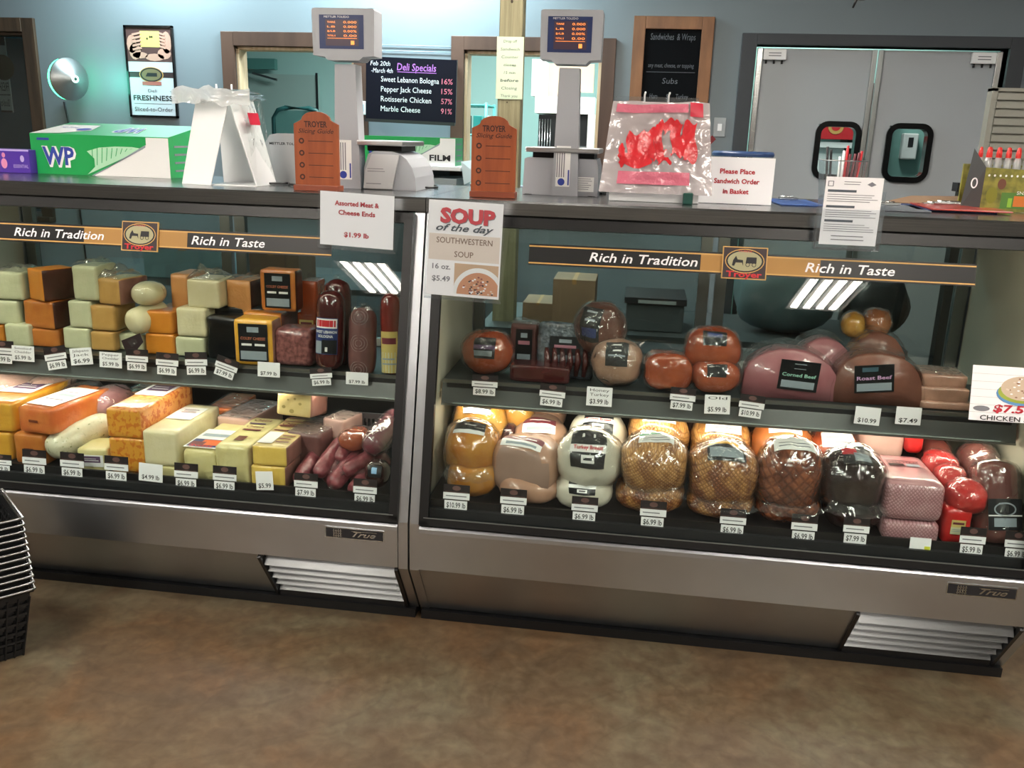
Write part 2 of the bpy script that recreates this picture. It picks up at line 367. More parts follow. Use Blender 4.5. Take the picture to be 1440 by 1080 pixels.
# beyond the doors
q = MB(); q.box(1.06, 3.6, 4.9, 5.0, 0, 2.9, mat('hall teal', '#86b4ae', .6)); struct('wall_hall', q)
pA = at(1195, 205, 4.85)
t = thing('wall_dispenser', 'white wall dispenser on the teal wall seen through the right door window', 'dispenser', (at(1276, 203, 4.9)[:]))
one('body', lambda m: m.box(-.055, .055, -.08, 0, -.11, .08, white, bev=.01), t); one('slot', lambda m: m.box(-.018, .018, -.083, -.079, -.02, .05, ink), t)
t = thing('vending_cabinet', 'white cabinet under a red header sign seen through the left door window', 'cabinet', (at(1150, 250, 4.7).x, 4.7, 0))
one('body', lambda m: (m.box(-.17, .17, -.1, .2, 0, 1.52, white, bev=.01), m.box(.17, .45, -.05, .2, 0, 2.0, mat('dark brown panel', '#3a2a26', .5)), m.box(-.12, .14, -.11, -.1, 1.2, 1.55, mat('glare paper', '#dfe5e6', .5))), t)
one('header_sign', lambda m: (m.box(-.2, .26, -.14, .1, 1.60, 1.80, redp), m.disc(.06, 1.69, .055, .055, -.142, gold), m.disc(.06, 1.69, .032, .032, -.143, redp), m.box(-.2, .26, -.13, .1, 1.54, 1.58, white)), t)
# baseboard
b = MB()
for a0, a1 in ((-6.9, 1.15), (2.72, 6.9)): b.box(a0, a1, WY-.015, WY, 0, .1, dark)
struct('baseboard_back', b)
# ================================================================ SHOP LIGHTS
emis = mat('lamp glow', '#fff6ea', .5, emit=TROFFER_E); refl_w = mat('white enamel', '#8d8d8b', .4)
def troffer(x, y, lab, w_=.6, l_=1.2):
    t = thing('ceiling_light', lab, 'light', (x, y, 2.9), 0, 'shop ceiling lights')
    m = MB()
    for a in (-w_/2, w_/2-.03): m.box(a, a+.03, -l_/2, l_/2, -.06, 0, refl_w)
    for a in (-l_/2, l_/2-.03): m.box(-w_/2, w_/2, a, a+.03, -.06, 0, refl_w)
    m.build('frame', t)
    m = MB()
    for k in range(4): a = -w_/2+.05+k*(w_-.1)/4; m.box(a+.03, a+(w_-.1)/4-.03, -l_/2+.04, l_/2-.04, -.05, -.035, emis)
    m.build('diffuser', t)
    m = MB(); m.box(-w_/2+.03, w_/2-.03, -l_/2+.03, l_/2-.03, -.02, -.005, refl_w); m.build('reflector', t)
for x, y, wh in ((-2.0, -5.9, 'far down the left aisle, mirrored in the left case glass'), (2.42, -5.6, 'far down the right aisle, mirrored in the right case glass'), (-1.6, -2.9, 'over the left shopping aisle'), (1.9, -2.9, 'over the right shopping aisle'), (-1.7, -1.2, 'over the floor before the left case'), (2.6, -1.2, 'over the floor before the right case'), (-4.6, -2.0, 'by the left shop wall'), (5.2, -2.0, 'by the right shop wall'), (.3, 1.0, 'added unseen over the staff side as fill light')):  # last fixture is added fill for the post and staff side
    troffer(x, y, 'white four tube ceiling light '+wh)
def area(name, loc, rot, sx, sy, W, col):
    l = bpy.data.lights.new(name, 'AREA'); l.shape = 'RECTANGLE'; l.size = sx; l.size_y = sy; l.energy = W; l.color = col
    o = bpy.data.objects.new(name, l); C.objects.link(o); o.location = loc; o.rotation_euler = rot; return o
area('teal_room_lamp', (-.6, 4.6, 2.85), (0, 0, 0), 2.2, .6, BACKROOM_W, (.86, 1, .97))
area('hood_fill', (.15, 3.55, 2.6), (radians(50), 0, 0), .5, .2, 26, (1, .97, .93))  # unseen fill added to brighten the white hood front
area('hall_lamp', (1.9, 4.1, 2.85), (0, 0, 0), .8, .5, 55, (1, .98, .92))
area('wall_lamp_left', (-2.35, 2.75, 2.85), (radians(22), 0, 0), .5, .3, WALLWASH_W, (.75, .95, 1))
area('wall_lamp_middle', (-.75, 2.75, 2.85), (radians(22), 0, 0), 1.0, .3, WALLWASH_W*1.7, (.75, .95, 1))
area('staff_lamp', (2.6, 1.6, 2.85), (0, 0, 0), 1.0, .3, 7, (.95, .97, 1))
#PART2
# ================================================================ DISPLAY CASES
CW = 1.83
rail_m = film('shelf rail plastic', '#7c8482', .10, .65, .2, dcol='#6b6f6e')
caselamp = mat('case lamp glow', '#fff4dc', .5, emit=CASE_E); shelflamp = mat('shelf lamp glow', '#fff2dc', .5, emit=CASE_E*2.4)
def yz(m, name, parent, pts, x0, x1):
    q = MB(); q.prism(pts, x0, x1, m, axis='x'); return q.build(name, parent)
def display_case(x0, label):
    t = thing('deli_display_case', label, 'display case', (x0, 0, 0), 0)
    W = CW; e = .003; g = gy(H)
    for a0, a1, lx in ((e, .033, .036), (W-.033, W-e, W-.036)):
        p = yz(psteel, 'end_panel', t, [(g, H-.045), (0, .3954), (0, .24), (.145, .03), (.9, .03), (.9, H-.045)], a0, a1)
        q = MB(); q.prism([(gy(1.27)+.012, 1.27), (.03, .44), (.82, .44), (.82, 1.27)], min(lx, a1 if lx < 1 else a0), max(lx, a1 if lx < 1 else a0), liner, axis='x'); q.build('end_liner', p)
    yz(psteel, 'front_panel', t, [(.03, .245), (-.004, .245), (-.008, .37), (-.006, .382), (0, .389), (.01, .392), (.03, .392)], .034, W-.034)
    yz(psteel, 'kick_panel', t, [(.002, .242), (.145, .032), (.165, .032), (.03, .242)], .034, W-.492)
    gr = MB(); gr.prism([(.05, .24), (.16, .06), (.2, .06), (.2, .24)], W-.49, W-.034, dark, axis='x')
    gr.bar((W-.487, .002, .24), (W-.487, .146, .03), .010, .02, black, up=(0, -1, 0)); gr.bar((W-.040, .002, .24), (W-.040, .146, .03), .010, .02, black, up=(0, -1, 0))
    gr.bar((W-.49, .141, .042), (W-.034, .141, .042), .012, .03, black); G_ = gr.build('grille', t)
    for k in range(5):
        f = (k+.35)/5.2; yy = .002+.145*f; zz = .238-.19*f
        q = MB(); q.add([(W-.478, yy+.022, zz+.004), (W-.048, yy+.022, zz+.004), (W-.048, yy+.004, zz-.026), (W-.478, yy+.004, zz-.026), (W-.478, yy+.026, zz+.006), (W-.048, yy+.026, zz+.006), (W-.048, yy+.010, zz-.028), (W-.478, yy+.010, zz-.028)], [(0, 3, 2, 1), (4, 5, 6, 7), (0, 1, 5, 4), (3, 7, 6, 2)], slatm); q.build('slat', G_)
    q = MB(); q.box(.01, W-.01, .125, .88, 0, .03, black); q.build('base', t)
    q = MB(); q.prism([(g-.004, H-.045), (g-.008, H-.041), (g-.008, H-.006), (g-.002, H), (.94, H), (.94, H-.045)], 0.001, W-.001, steel_top, axis='x'); q.build('counter_top', t)
    # door frame and glass in the front plane
    fr = MB()
    def P(x, z, off=0): return Vector((x, gy(z), z))+GN*off
    fr.bar(P(.0475, .396), P(.0475, 1.30), .028, .022, black, up=-GN); fr.bar(P(W-.0475, .396), P(W-.0475, 1.30), .028, .022, black, up=-GN)
    fr.bar(P(.034, 1.297), P(W-.034, 1.297), .022, .030, black, up=GU); fr.bar(P(.034, .406), P(W-.034, .406), .022, .022, black, up=GU)
    F_ = fr.build('glass_frame', t)
    gs = MB(); gs.bar(P(.0475, .4185, .009), P(W-.0475, .4185, .009), .006, .003, alum, up=GU); gs.build('lower_bead', F_)
    gs = MB(); gs.bar(P(.061, 1.284, .004), P(W-.061, 1.284, .004), .008, .004, alum, up=GU); gs.build('upper_bead', F_)
    gl = MB(); gl.bar(P(W/2, .40, -.004), P(W/2, 1.295, -.004), W-.1, .004, clear, up=-GN)
    for i_ in range(len(gl.f)):
        c_ = [Vector(gl.v[k]) for k in gl.f[i_]]; nn_ = (c_[1]-c_[0]).cross(c_[2]-c_[0]); mid_ = sum(c_, Vector())/4
        if abs(nn_.normalized().dot(GN)) > .9 and (mid_-P(W/2, .85, -.004)).dot(GN) > 0: gl.m[i_] = gl.mi(glass); gl.build('front_glass', t)
    # inside
    q = MB(); q.box(.037, W-.037, .03, .82, .40, .438, dark); q.build('deck', t)
    q = MB(); q.box(.037, W-.037, .047, .055, .438, .462, black); q.box(.037, W-.037, .040, .046, .425, .432, blackg); q.build('deck_rail', t)
    q = MB(); q.box(.04, W-.04, .80, .88, .44, .74, dark); q.box(.037, W-.037, .82, .88, .03, .44, dark); q.build('rear_sill', t)
    rd = MB()
    for a in (.037, W/2-.05, W/2+.01, W-.077): rd.box(a, a+.04, .84, .87, .74, 1.27, alum)
    rd.box(.037, W-.037, .84, .88, 1.27, 1.31, dark); rd.box(.037, W-.037, .84, .87, .74, .77, alum); R_ = rd.build('rear_door_frame', t)
    for a0, a1, yy in ((.07, W/2-.03, .865), (W/2+.03, W-.07, .85)):
        q = MB(); q.box(a0, a1, yy+.0005, yy+.003, .77, 1.27, clear); q.rect(a0, a1, .77, 1.27, yy, glassB); q.build('sliding_pane', R_)
    sh = MB(); sh.box(.045, W-.045, .265, .64, .776, .785, mat('shelf grey', '#2c3333', .4)); S_ = sh.build('shelf', t)
    q = MB(); q.add([(.045, .262, .775), (W-.045, .262, .775), (W-.045, .243, .712), (.045, .243, .712)], [(0, 1, 2, 3)], rail_m); q.add([(.045, .264, .775), (W-.045, .264, .775), (W-.045, .245, .712), (.045, .245, .712)], [(3, 2, 1, 0)], rail_m)
    q.box(.045, W-.045, .240, .246, .706, .712, alum); q.box(.045, W-.045, .262, .268, .774, .788, alum); q.build('tag_rail', S_)
    for a in (.05, W/2, W-.065):
        q = MB(); q.prism([(.27, .775), (.27, .755), (.64, .70), (.64, .775)], a, a+.012, alum, axis='x'); q.build('bracket', S_)
    q = MB(); q.tube([(.08, .266, .706), (W-.08, .266, .706)], .005, shelflamp, 8); q.box(.06, W-.06, .258, .272, .712, .776, dark); q.build('shelf_lamp', t)
    q = MB(); q.tube([(.08, .25, 1.300), (W-.08, .25, 1.300)], .007, caselamp, 8); q.box(.06, W-.06, .24, .32, 1.308, 1.3148, dark); q.build('canopy_lamp', t)
    # badge
    a0 = at(457, 729, -.008).x+CW; zt = .366
    bd = MB(); x_ = a0; bd.box(x_, x_+.188, -.0105, -.007, zt-.036, zt, chrome); bd.box(x_+.003, x_+.185, -.0115, -.008, zt-.033, zt-.003, ink)
    for k in range(4): bd.box(x_+.028+.007*k, x_+.0305+.007*k, -.0125, -.011, zt-.031, zt-.005, chrome)
    for k in range(3): bd.box(x_+.026, x_+.054, -.0125, -.011, zt-.028+.008*k, zt-.026+.008*k, chrome)
    bd.text('True', x_+.125, zt-.018, .017, -.0122, chrome, bold=.02, shear=.5, w=.075); bd.add([(x_+.085, -.0123, zt-.009), (x_+.165, -.0123, zt-.009), (x_+.165, -.0123, zt-.0075), (x_+.085, -.0123, zt-.0075)], [(0, 1, 2, 3)], chrome)
    bd.build('brand_badge', t)
    return t
caseA = display_case(-CW, 'stainless steel glass-front deli case on the left, filled with cheese loaves')
caseB = display_case(0, 'stainless steel glass-front deli case on the right, filled with turkey and ham')
# ---------------------------------------------------------------- header strips on the glass
def gplane(px, py, off=.006):
    o = atg(px, py, off); return frameM(o, (1, 0, 0), GU)
def gsize(pa, pb, off=.006):
    a, b_ = atg(*pa, off), atg(*pb, off); return abs(b_.x-a.x), abs((b_.z-a.z))/.9758
def header_strip(label, pl, pr, yb_l, badge, t1x, t2x):
    """pl, pr: px x of ends; yb_l bottom-left y; badge px box; t1x,t2x text extents in px"""
    o = atg(pl, yb_l, .005); wd = atg(pr, yb_l+(pr-pl)*.05, .005).x-o.x; hh = .062
    t = thing('header_strip', label, 'sign', M=frameM(o, (1, 0, 0), GU))
    def X(px): return atg(px, yb_l+(px-pl)*.05, .005).x-o.x
    m = MB(); m.box(0, wd, 0, .002, 0, hh, black)
    bx0, bx1 = X(badge[0]), X(badge[2])
    m.rect(X(badge[0]-54 if badge[0] < 500 else badge[0]-30), X(badge[2]+40 if badge[0] < 500 else badge[2]+75), .008, hh-.008, -.0008, tanp)
    for z in (.004, hh-.009): m.rect(0, wd, z, z+.004, -.001, gold)
    m.build('strip', t)
    m = MB()
    for s_, (a, c) in (('Rich in Tradition', t1x), ('Rich in Taste', t2x)):
        m.text(s_, (X(a)+X(c))/2, hh/2, .026, -.0016, paper, w=X(c)-X(a), bold=.012, shear=.22)
    m.build('lettering', t)
    m = MB(); bw = bx1-bx0; bz0 = -.012; bh = .092; bcx = (bx0+bx1)/2
    m.box(bx0, bx1, -.006, -.001, bz0, bz0+bh, gold); m.rect(bx0+.003, bx1-.003, bz0+.003, bz0+bh-.003, -.0065, brownc)
    m.disc(bcx, bz0+bh*.56, bw*.44, bh*.38, -.007, gold); m.disc(bcx, bz0+bh*.56, bw*.42, bh*.35, -.0073, ink); m.disc(bcx, bz0+bh*.56, bw*.38, bh*.31, -.0076, mat('oval sage', '#a39f7c', .6))
    # horse and buggy silhouette
    cz = bz0+bh*.52; s_ = bw*.01
    m.poly([(bcx-28*s_, cz-8*s_), (bcx-26*s_, cz+4*s_), (bcx-20*s_, cz+14*s_), (bcx-16*s_, cz+6*s_), (bcx-4*s_, cz+5*s_), (bcx-3*s_, cz-8*s_), (bcx-6*s_, cz-1*s_), (bcx-20*s_, cz-1*s_), (bcx-23*s_, cz-9*s_)], -.0079, ink)
    m.poly([(bcx+2*s_, cz-2*s_), (bcx+4*s_, cz+12*s_), (bcx+26*s_, cz+12*s_), (bcx+26*s_, cz-2*s_)], -.0079, ink)
    for q in (7, 21): m.ring(bcx+q*s_, cz-5*s_, 5*s_, 5*s_, 1.4*s_, -.0081, ink, 12)
    m.text('Troyer', bcx, bz0+bh*.15, bh*.17, -.0083, redp, w=bw*.8, bold=.03); m.text('CHEESE', bcx, bz0+bh*.86, bh*.05, -.0083, redp, w=bw*.3)
    m.build('oval_emblem', t)
    return t
header_strip('black and tan Rich in Tradition header strip on the left case glass', -45, 466, 336, (172, 308, 223, 350), (20, 146), (269, 372))
header_strip('black and tan Rich in Tradition header strip on the right case glass', 743, 1371, 372, (1014, 337, 1077, 387), (828, 980), (1131, 1257))
# ---------------------------------------------------------------- flat cards
def card(name, label, cat, o, wd, hh, draw, base=paper, th=.0015, X=(1, 0, 0), Z=(0, 0, 1), group=None, holder=None):
    m = MB(); m.box(0, wd, 0, th, 0, hh, base); c = m.build(name); c.matrix_world = frameM(o, X, Z); tag(c, label, cat, group)
    d = MB(); draw(d, wd, hh)
    if d.v: d.build('printing', c)
    if holder:
        h = MB(); h.rect(-.006, wd+.006, -.008, hh*holder+.003, -.003, acryl); h.box(-.006, wd+.006, -.003, .012, -.012, -.008, acryl); h.build('clear_holder', c)
    return c
def lines(d, x0, x1, z0, z1, n, m, y=-.0008, th=.25):
    s_ = (z1-z0)/n
    for k in range(n):
        z = z0+s_*(k+.5); xe = x1-(x1-x0)*random.uniform(0, .25); d.rect(x0, xe, z-s_*th/2, z+s_*th/2, y, m)
# assorted ends sign
def dr_(d, w_, h_):
    for s_, z, k in (('Assorted Meat &', .80, .6), ('Cheese Ends', .63, .5), ('$1.99 lb', .22, .34)): d.text(s_, w_*.5, h_*z, h_*.085, -.0008, inkr, w=w_*k, bold=.03)
p0, p1 = at(450, 343, .160), at(552, 272, .160)
card('hanging_sign', 'white Assorted Meat and Cheese Ends $1.99 lb sign on the counter edge', 'sign', p0, p1.x-p0.x, p1.z-p0.z, dr_, X=(1, 0, -.035), holder=1.0)
def dr_(d, w_, h_):
    d.rect(w_*.02, w_*.98, h_*.38, h_*.655, -.0006, mat('soup beige', '#ddd0c6', .6)); d.text('SOUP', w_*.53+.002, h_*.85-.002, h_*.14, -.0007, inkg, w=w_*.74, bold=.05); d.text('SOUP', w_*.53, h_*.85, h_*.14, -.0012, mat('soup red', '#cf3a48', .5), w=w_*.74, bold=.05)
    d.text('of the day', w_*.5, h_*.725, h_*.07, -.0014, mat('slate ink', '#4d5660', .5), w=w_*.78, shear=.4, bold=.02)
    bi = mat('brown ink', '#7b6355', .6)
    d.text('SOUTHWESTERN', w_*.5, h_*.59, h_*.06, -.0009, bi, w=w_*.76, bold=.01); d.text('SOUP', w_*.5, h_*.45, h_*.06, -.0009, bi, w=w_*.26, bold=.01)
    d.text('16 oz.', w_*.2, h_*.31, h_*.055, -.0008, inkg, w=w_*.25, bold=.02); d.text('$5.49', w_*.2, h_*.18, h_*.055, -.0008, inkg, w=w_*.25, bold=.02)
    d.rect(w_*.38, w_*.98, h_*.03, h_*.355, -.0006, mat('soup table', '#c6a78a', .6)); bcx, bcz = w_*.72, h_*.10
    def half(rx, rz, y, m):
        pts = []
        for k in range(25):
            a = pi*k/24; pts.append((max(w_*.38, min(w_*.98, bcx+rx*cos(a))), h_*.03+max(0, min(h_*.315, rz*sin(a)))))
        d.poly(pts, y, m)
    half(w_*.36, h_*.29, -.0008, white); half(w_*.30, h_*.24, -.001, mat('soup orange', '#c58c6b', .5))
    rr = random.Random(3)
    for k in range(60):
        a, q = rr.uniform(0, pi), rr.uniform(0, .9); x_, z_ = bcx+w_*.25*q*cos(a), h_*.04+h_*.20*q*sin(a)
        d.disc(min(x_, w_*.95), z_, w_*.016, h_*.009, -.0012-.00001*k, (paper, mat('bean', '#8a4a48', .6), mat('cream bit', '#d8c8b8', .6), brownc)[k % 4], 7)
o = at(599, 413, .13)
card('hanging_sign', 'tall white Soup of the Day sign hung between the two cases', 'sign', o, at(701, 418, .13).x-o.x, (at(652, 281, .13).z-at(652, 415, .13).z), dr_, X=(1, 0, -.03), Z=(0, .0, 1), holder=1.0)
def dr_(d, w_, h_):
    for s_, z, k in (('Please Place', .70, .46), ('Sandwich Order', .49, .60), ('in Basket', .27, .34)): d.text(s_, w_*.52, h_*z, h_*.10, -.0008, inkr, w=w_*k, bold=.03)
p0, p1 = at(978, 284, .46), at(1091, 224, .46)
s_ = card('counter_sign', 'white Please Place Sandwich Order in Basket sign on the right counter', 'sign', Vector((p0.x, .46, H+.002)), p1.x-p0.x, p1.z-H, dr_, X=(1, 0, .0))
q = MB(); q.box(.03, p1.x-p0.x-.03, .0, .06, -.002, .0, acryl); q.build('easel_foot', s_)
# brochure holder over the edge
def dr_(d, w_, h_):
    d.rect(w_*.04, w_*.14, h_*.86, h_*.94, -.0006, inkg); d.rect(w_*.055, w_*.125, h_*.87, h_*.93, -.0007, paper); lines(d, w_*.32, w_*.62, h_*.88, h_*.95, 2, inkg)
    d.poly([(w_*.72, h_*.90), (w_*.80, h_*.87), (w_*.88, h_*.90), (w_*.80, h_*.94)], -.0007, inkg)
    for z in (.78, .55, .34): d.rect(w_*.05, w_*.55, h_*z, h_*(z+.035), -.0006, mat('slate ink', '#4d5660', .5)); lines(d, w_*.05, w_*.95, h_*(z-.15), h_*(z-.02), 4, inkg)
    lines(d, w_*.2, w_*.8, h_*.05, h_*.16, 2, inkg)
o = at(1151, 343, .15); hh = at(1190, 249, .15).z-o.z
s_ = card('brochure_stack', 'grey and white menu leaflets in a clear holder over the right counter edge', 'leaflets', o, at(1231, 343, .15).x-o.x, hh, dr_)
wd = at(1231, 343, .15).x-o.x
q = MB(); q.rect(-.012, wd+.012, -.012, hh*.54, -.004, acryl); q.box(-.012, wd+.012, -.004, .03, -.015, -.012, acryl); q.box(-.012, -.010, -.004, .03, -.012, hh*.54, acryl); q.box(wd+.010, wd+.012, -.004, .03, -.012, hh*.54, acryl); q.box(-.012, wd+.012, .006, .009, -.012, hh*.8, acryl); q.build('clear_holder', s_)
# chicken salad sign inside glass plane
def dr_(d, w_, h_):
    for k in range(6): d.rect(0, w_, h_*(.15+k*.14), h_*(.155+k*.14), -.0005, mat('plank line', '#b9b9b6', .6))
    rr = random.Random(5); bl = mat('bowl blue', '#5b8fc0', .4)
    d.disc(w_*.62, h_*.52, w_*.32, h_*.22, -.0006, bl); d.disc(w_*.62, h_*.55, w_*.30, h_*.20, -.0008, mat('lettuce', '#9aa83e', .6)); d.disc(w_*.62, h_*.62, w_*.27, h_*.22, -.001, mat('salad', '#c9b49c', .6))
    for k in range(40):
        a, q = rr.uniform(0, 2*pi), sqrt(rr.random())*.9; d.disc(w_*(.62+.25*q*cos(a)), h_*(.62+.2*q*sin(a)), w_*.018, h_*.014, -.0012-.00001*k, (paper, mat('nut', '#8e6a55', .6), mat('cream bit', '#d8c8b8', .6))[k % 3], 6)
    d.disc(w_*.14, h_*.22, w_*.1, h_*.05, -.0009, inkg)
    d.text('$7.59 lb', w_*.62, h_*.24, h_*.13, -.0018, inkr, w=w_*.68, bold=.03, shear=.1); d.text('CHICKEN SALAD', w_*.56, h_*.06, h_*.085, -.0018, ink, w=w_*.86, bold=.01)
o = atg(1362, 590, .006); e = atg(1480, 600, .006)
card('glass_sign', 'chicken salad $7.59 lb sign with a salad bowl at the far right', 'sign', o, e.x-o.x, (atg(1370, 513, .006).z-o.z)/.9758, dr_, Z=GU, X=(1, 0, 0))
# ================================================================ PRICE TAGS
hdr_m = mat('tag header brown black', '#1e1517', .5)
def price_tag(px, top, bot, Y, label, price, group, kind='full', tilt=0, wpx=33, zlean=.12, lines_=None):
    A_ = at(px, bot, Y); hh = at(px, top, Y).z-A_.z; wd = at(px+wpx/2, bot, Y).x-at(px-wpx/2, bot, Y).x
    t = thing('price_tag', label, 'price tag', M=frameM(A_, (cos(tilt), 0, sin(tilt)), (-sin(tilt), zlean, cos(tilt))), group=group)
    x0, x1 = -wd/2, wd/2
    if kind == 'full':
        one('header_card', lambda m: (m.box(x0, x1, .0, .0012, hh*.42, hh, hdr_m), m.disc(0, hh*.86, wd*.16, hh*.10, -.0004, mat('header gilt', '#6b4c48', .5), 12), m.rect(x0+wd*.06, x1-wd*.06, hh*.70, hh*.72, -.0004, mat('header gilt', '#6b4c48', .5))), t)
        one('name_strip', lambda m: (m.box(x0, x1, -.0012, -.0002, hh*.42, hh*.68, paper), lines(m, x0+wd*.1, x1-wd*.08, hh*.48, hh*.62, 1, inkg, -.0014, .3)), t)
        one('price_card', lambda m: (m.box(x0+wd*.06, x1-wd*.08, -.0012, 0, 0, hh*.37, paper), m.text(price, 0, hh*.19, hh*.2, -.0014, ink, w=wd*.72, bold=.015)), t)
    else:
        a = .0 if kind == 'plain' else 0
        one('price_card', lambda m: (m.box(x0, x1, -.0012, 0, 0, hh, paper), m.text(price, 0, hh*.24, hh*.24, -.0014, ink, w=wd*.74, bold=.015), [m.text(s2, 0, hh*(.84-.24*i), hh*.15, -.0014, ink, w=wd*.75) for i, s2 in enumerate(lines_ or [])], m.box(x1-wd*.3, x1-wd*.03, -.0016, -.001, hh*.04, hh*.4, mat('yellow tag', '#d8dc3c', .5)) if kind == 'yellow' else None), t)
    return t
YD, YS = .040, .252
GL, GR, SL, SR = 'price tags along the left case deck', 'price tags along the right case deck', 'price tags along the left case shelf', 'price tags along the right case shelf'
for px, t0, t1, k, pr, d_ in (
    (0, 640, 663, 'full', '$7.99 lb', 'price tag cut by the left picture edge, on the left deck rail'),
    (49, 634, 667, 'full', '$6.99 lb', 'price tag under the orange block with faded white label'),
    (102, 638, 671, 'full', '$6.99 lb', 'price tag under the pale herbed cheese log'),
    (164, 643, 676, 'full', '$6.99 lb', 'price tag under the marbled orange block stack'),
    (262, 653, 686, 'full', '$6.99 lb', 'price tag under the red and blue labelled Swiss loaf'),
    (316, 657, 690, 'full', '$6.99 lb', 'price tag under the pale loaf with a round logo label'),
    (430, 667, 699, 'full', '$7.99 lb', 'price tag under the purple salami links on the left deck'),
    (513, 675, 708, 'full', '$6.99 lb', 'price tag at the right end of the left deck rail')):
    price_tag(px, t0, t1, YD, d_, pr, GL)
price_tag(212, 653, 677, YD, 'plain white handwritten tag under the tall cream loaf', '$4.99 lb', GL, 'plain', -.03)
price_tag(373, 664, 689, YD, 'curled white tag under the stacked printed yellow loaves', '$5.99', GL, 'plain', .08, wpx=24)
for px, t0, t1, k, pr, d_ in (
    (641, 683, 717, 'full', '$10.99 lb', 'price tag reading $10.99 below the golden turkeys'),
    (721, 689, 724, 'full', '$6.99 lb', 'price tag below the tan cut turkey loaf'),
    (821, 700, 733, 'full', '$6.99 lb', 'price tag below the white turkey breasts with black bands'),
    (917, 706, 741, 'full', '$6.99 lb', 'price tag below the netted smoked turkeys with green labels'),
    (1029, 717, 752, 'full', '$6.99 lb', 'price tag below the browned turkeys with yellow labels'),
    (1129, 725, 761, 'full', '$6.99 lb', 'price tag below the glossy brown turkeys with blue labels'),
    (1202, 729, 764, 'full', '$7.99 lb', 'price tag below the black forest ham'),
    (1365, 743, 780, 'full', '$5.99 lb', 'price tag reading $5.99 below the big bologna log'),
    (1428, 749, 786, 'full', '$6.99 lb', 'price tag cut by the right picture edge, on the right deck rail')):
    price_tag(px, t0, t1, YD, d_, pr, GR, wpx=37)
price_tag(1293, 757, 775, YD, 'small white and yellow tag below the pink ham loaves', '', GR, 'yellow', 0, wpx=30)
for px, t0, t1, k, tl, pr, d_, ln in (
    (4, 480, 511, 'full', 0, '$5.99 lb', 'shelf price tag cut by the left picture edge', None),
    (33, 487, 508, 'plain', 0, '$5.99 lb', 'handwritten Smoked Cheddar tag on the left case shelf', ['Smoked', 'Cheddar']),
    (82, 488, 519, 'full', .2, '$6.99 lb', 'tilted price tag under the orange and brown cheese stack', None),
    (116, 490, 513, 'plain', .12, '$6.99', 'handwritten tilted white tag beside the tilted black one', ['Jalapeno', 'Jack']),
    (156, 496, 517, 'plain', 0, '$5.99 lb', 'handwritten Pepper Cheddar tag under the tan cheese stack', ['Pepper', 'Cheddar']),
    (193, 492, 521, 'full', 0, '$6.99 lb', 'price tag under the white cheese log with a brown label', None),
    (235, 497, 527, 'full', -.02, '$6.99 lb', 'price tag under the tall orange cheddar stack', None),
    (277, 496, 527, 'full', .06, '$6.99 lb', 'price tag under the white stack beside the black parcel', None),
    (314, 503, 530, 'full', -.3, '$7.99 lb', 'tilted price tag under the black wrapped parcel', None),
    (378, 510, 530, 'plain', 0, '$7.99 lb', 'plain white tag under the yellow block with black label', None),
    (453, 518, 542, 'full', .12, '$6.99 lb', 'tilted price tag under the dark lebanon bologna', None),
    (502, 524, 541, 'plain', 0, '$7.99 lb', 'small pinkish tag under the ringed salami', None)):
    price_tag(px, t0, t1, YS-.02 if t1 > 515 else YS-.015, d_, pr, SL, k, tl, wpx=31, lines_=ln)
for px, t0, t1, k, tl, pr, d_, ln in (
    (681, 528, 556, 'full', 0, '$8.99 lb', 'shelf price tag under the bagged ham, first from the left end', None),
    (775, 541, 571, 'full', -.05, '$6.99 lb', 'shelf price tag under the sausage link pack', None),
    (842, 545, 571, 'plain', 0, '$3.99 lb', 'handwritten Turkey tag on the right case shelf', ['Honey', 'Turkey']),
    (958, 546, 576, 'full', -.04, '$7.99 lb', 'shelf price tag under the oval red ham', None),
    (1008, 556, 582, 'plain', .03, '$5.99 lb', 'plain shelf tag under the two stacked round hams', ['Old', '']),
    (1054, 556, 587, 'full', -.08, '$10.99 lb', 'shelf price tag left of the corned beef', None),
    (1218, 573, 597, 'plain', -.04, '$10.99', 'white tag under the roast beef', None),
    (1276, 573, 597, 'plain', 0, '$7.49', 'white tag under the bagged sliced meat', None)):
    price_tag(px, t0, t1, YS-.022, d_, pr, SR, k, tl, wpx=36, lines_=ln)
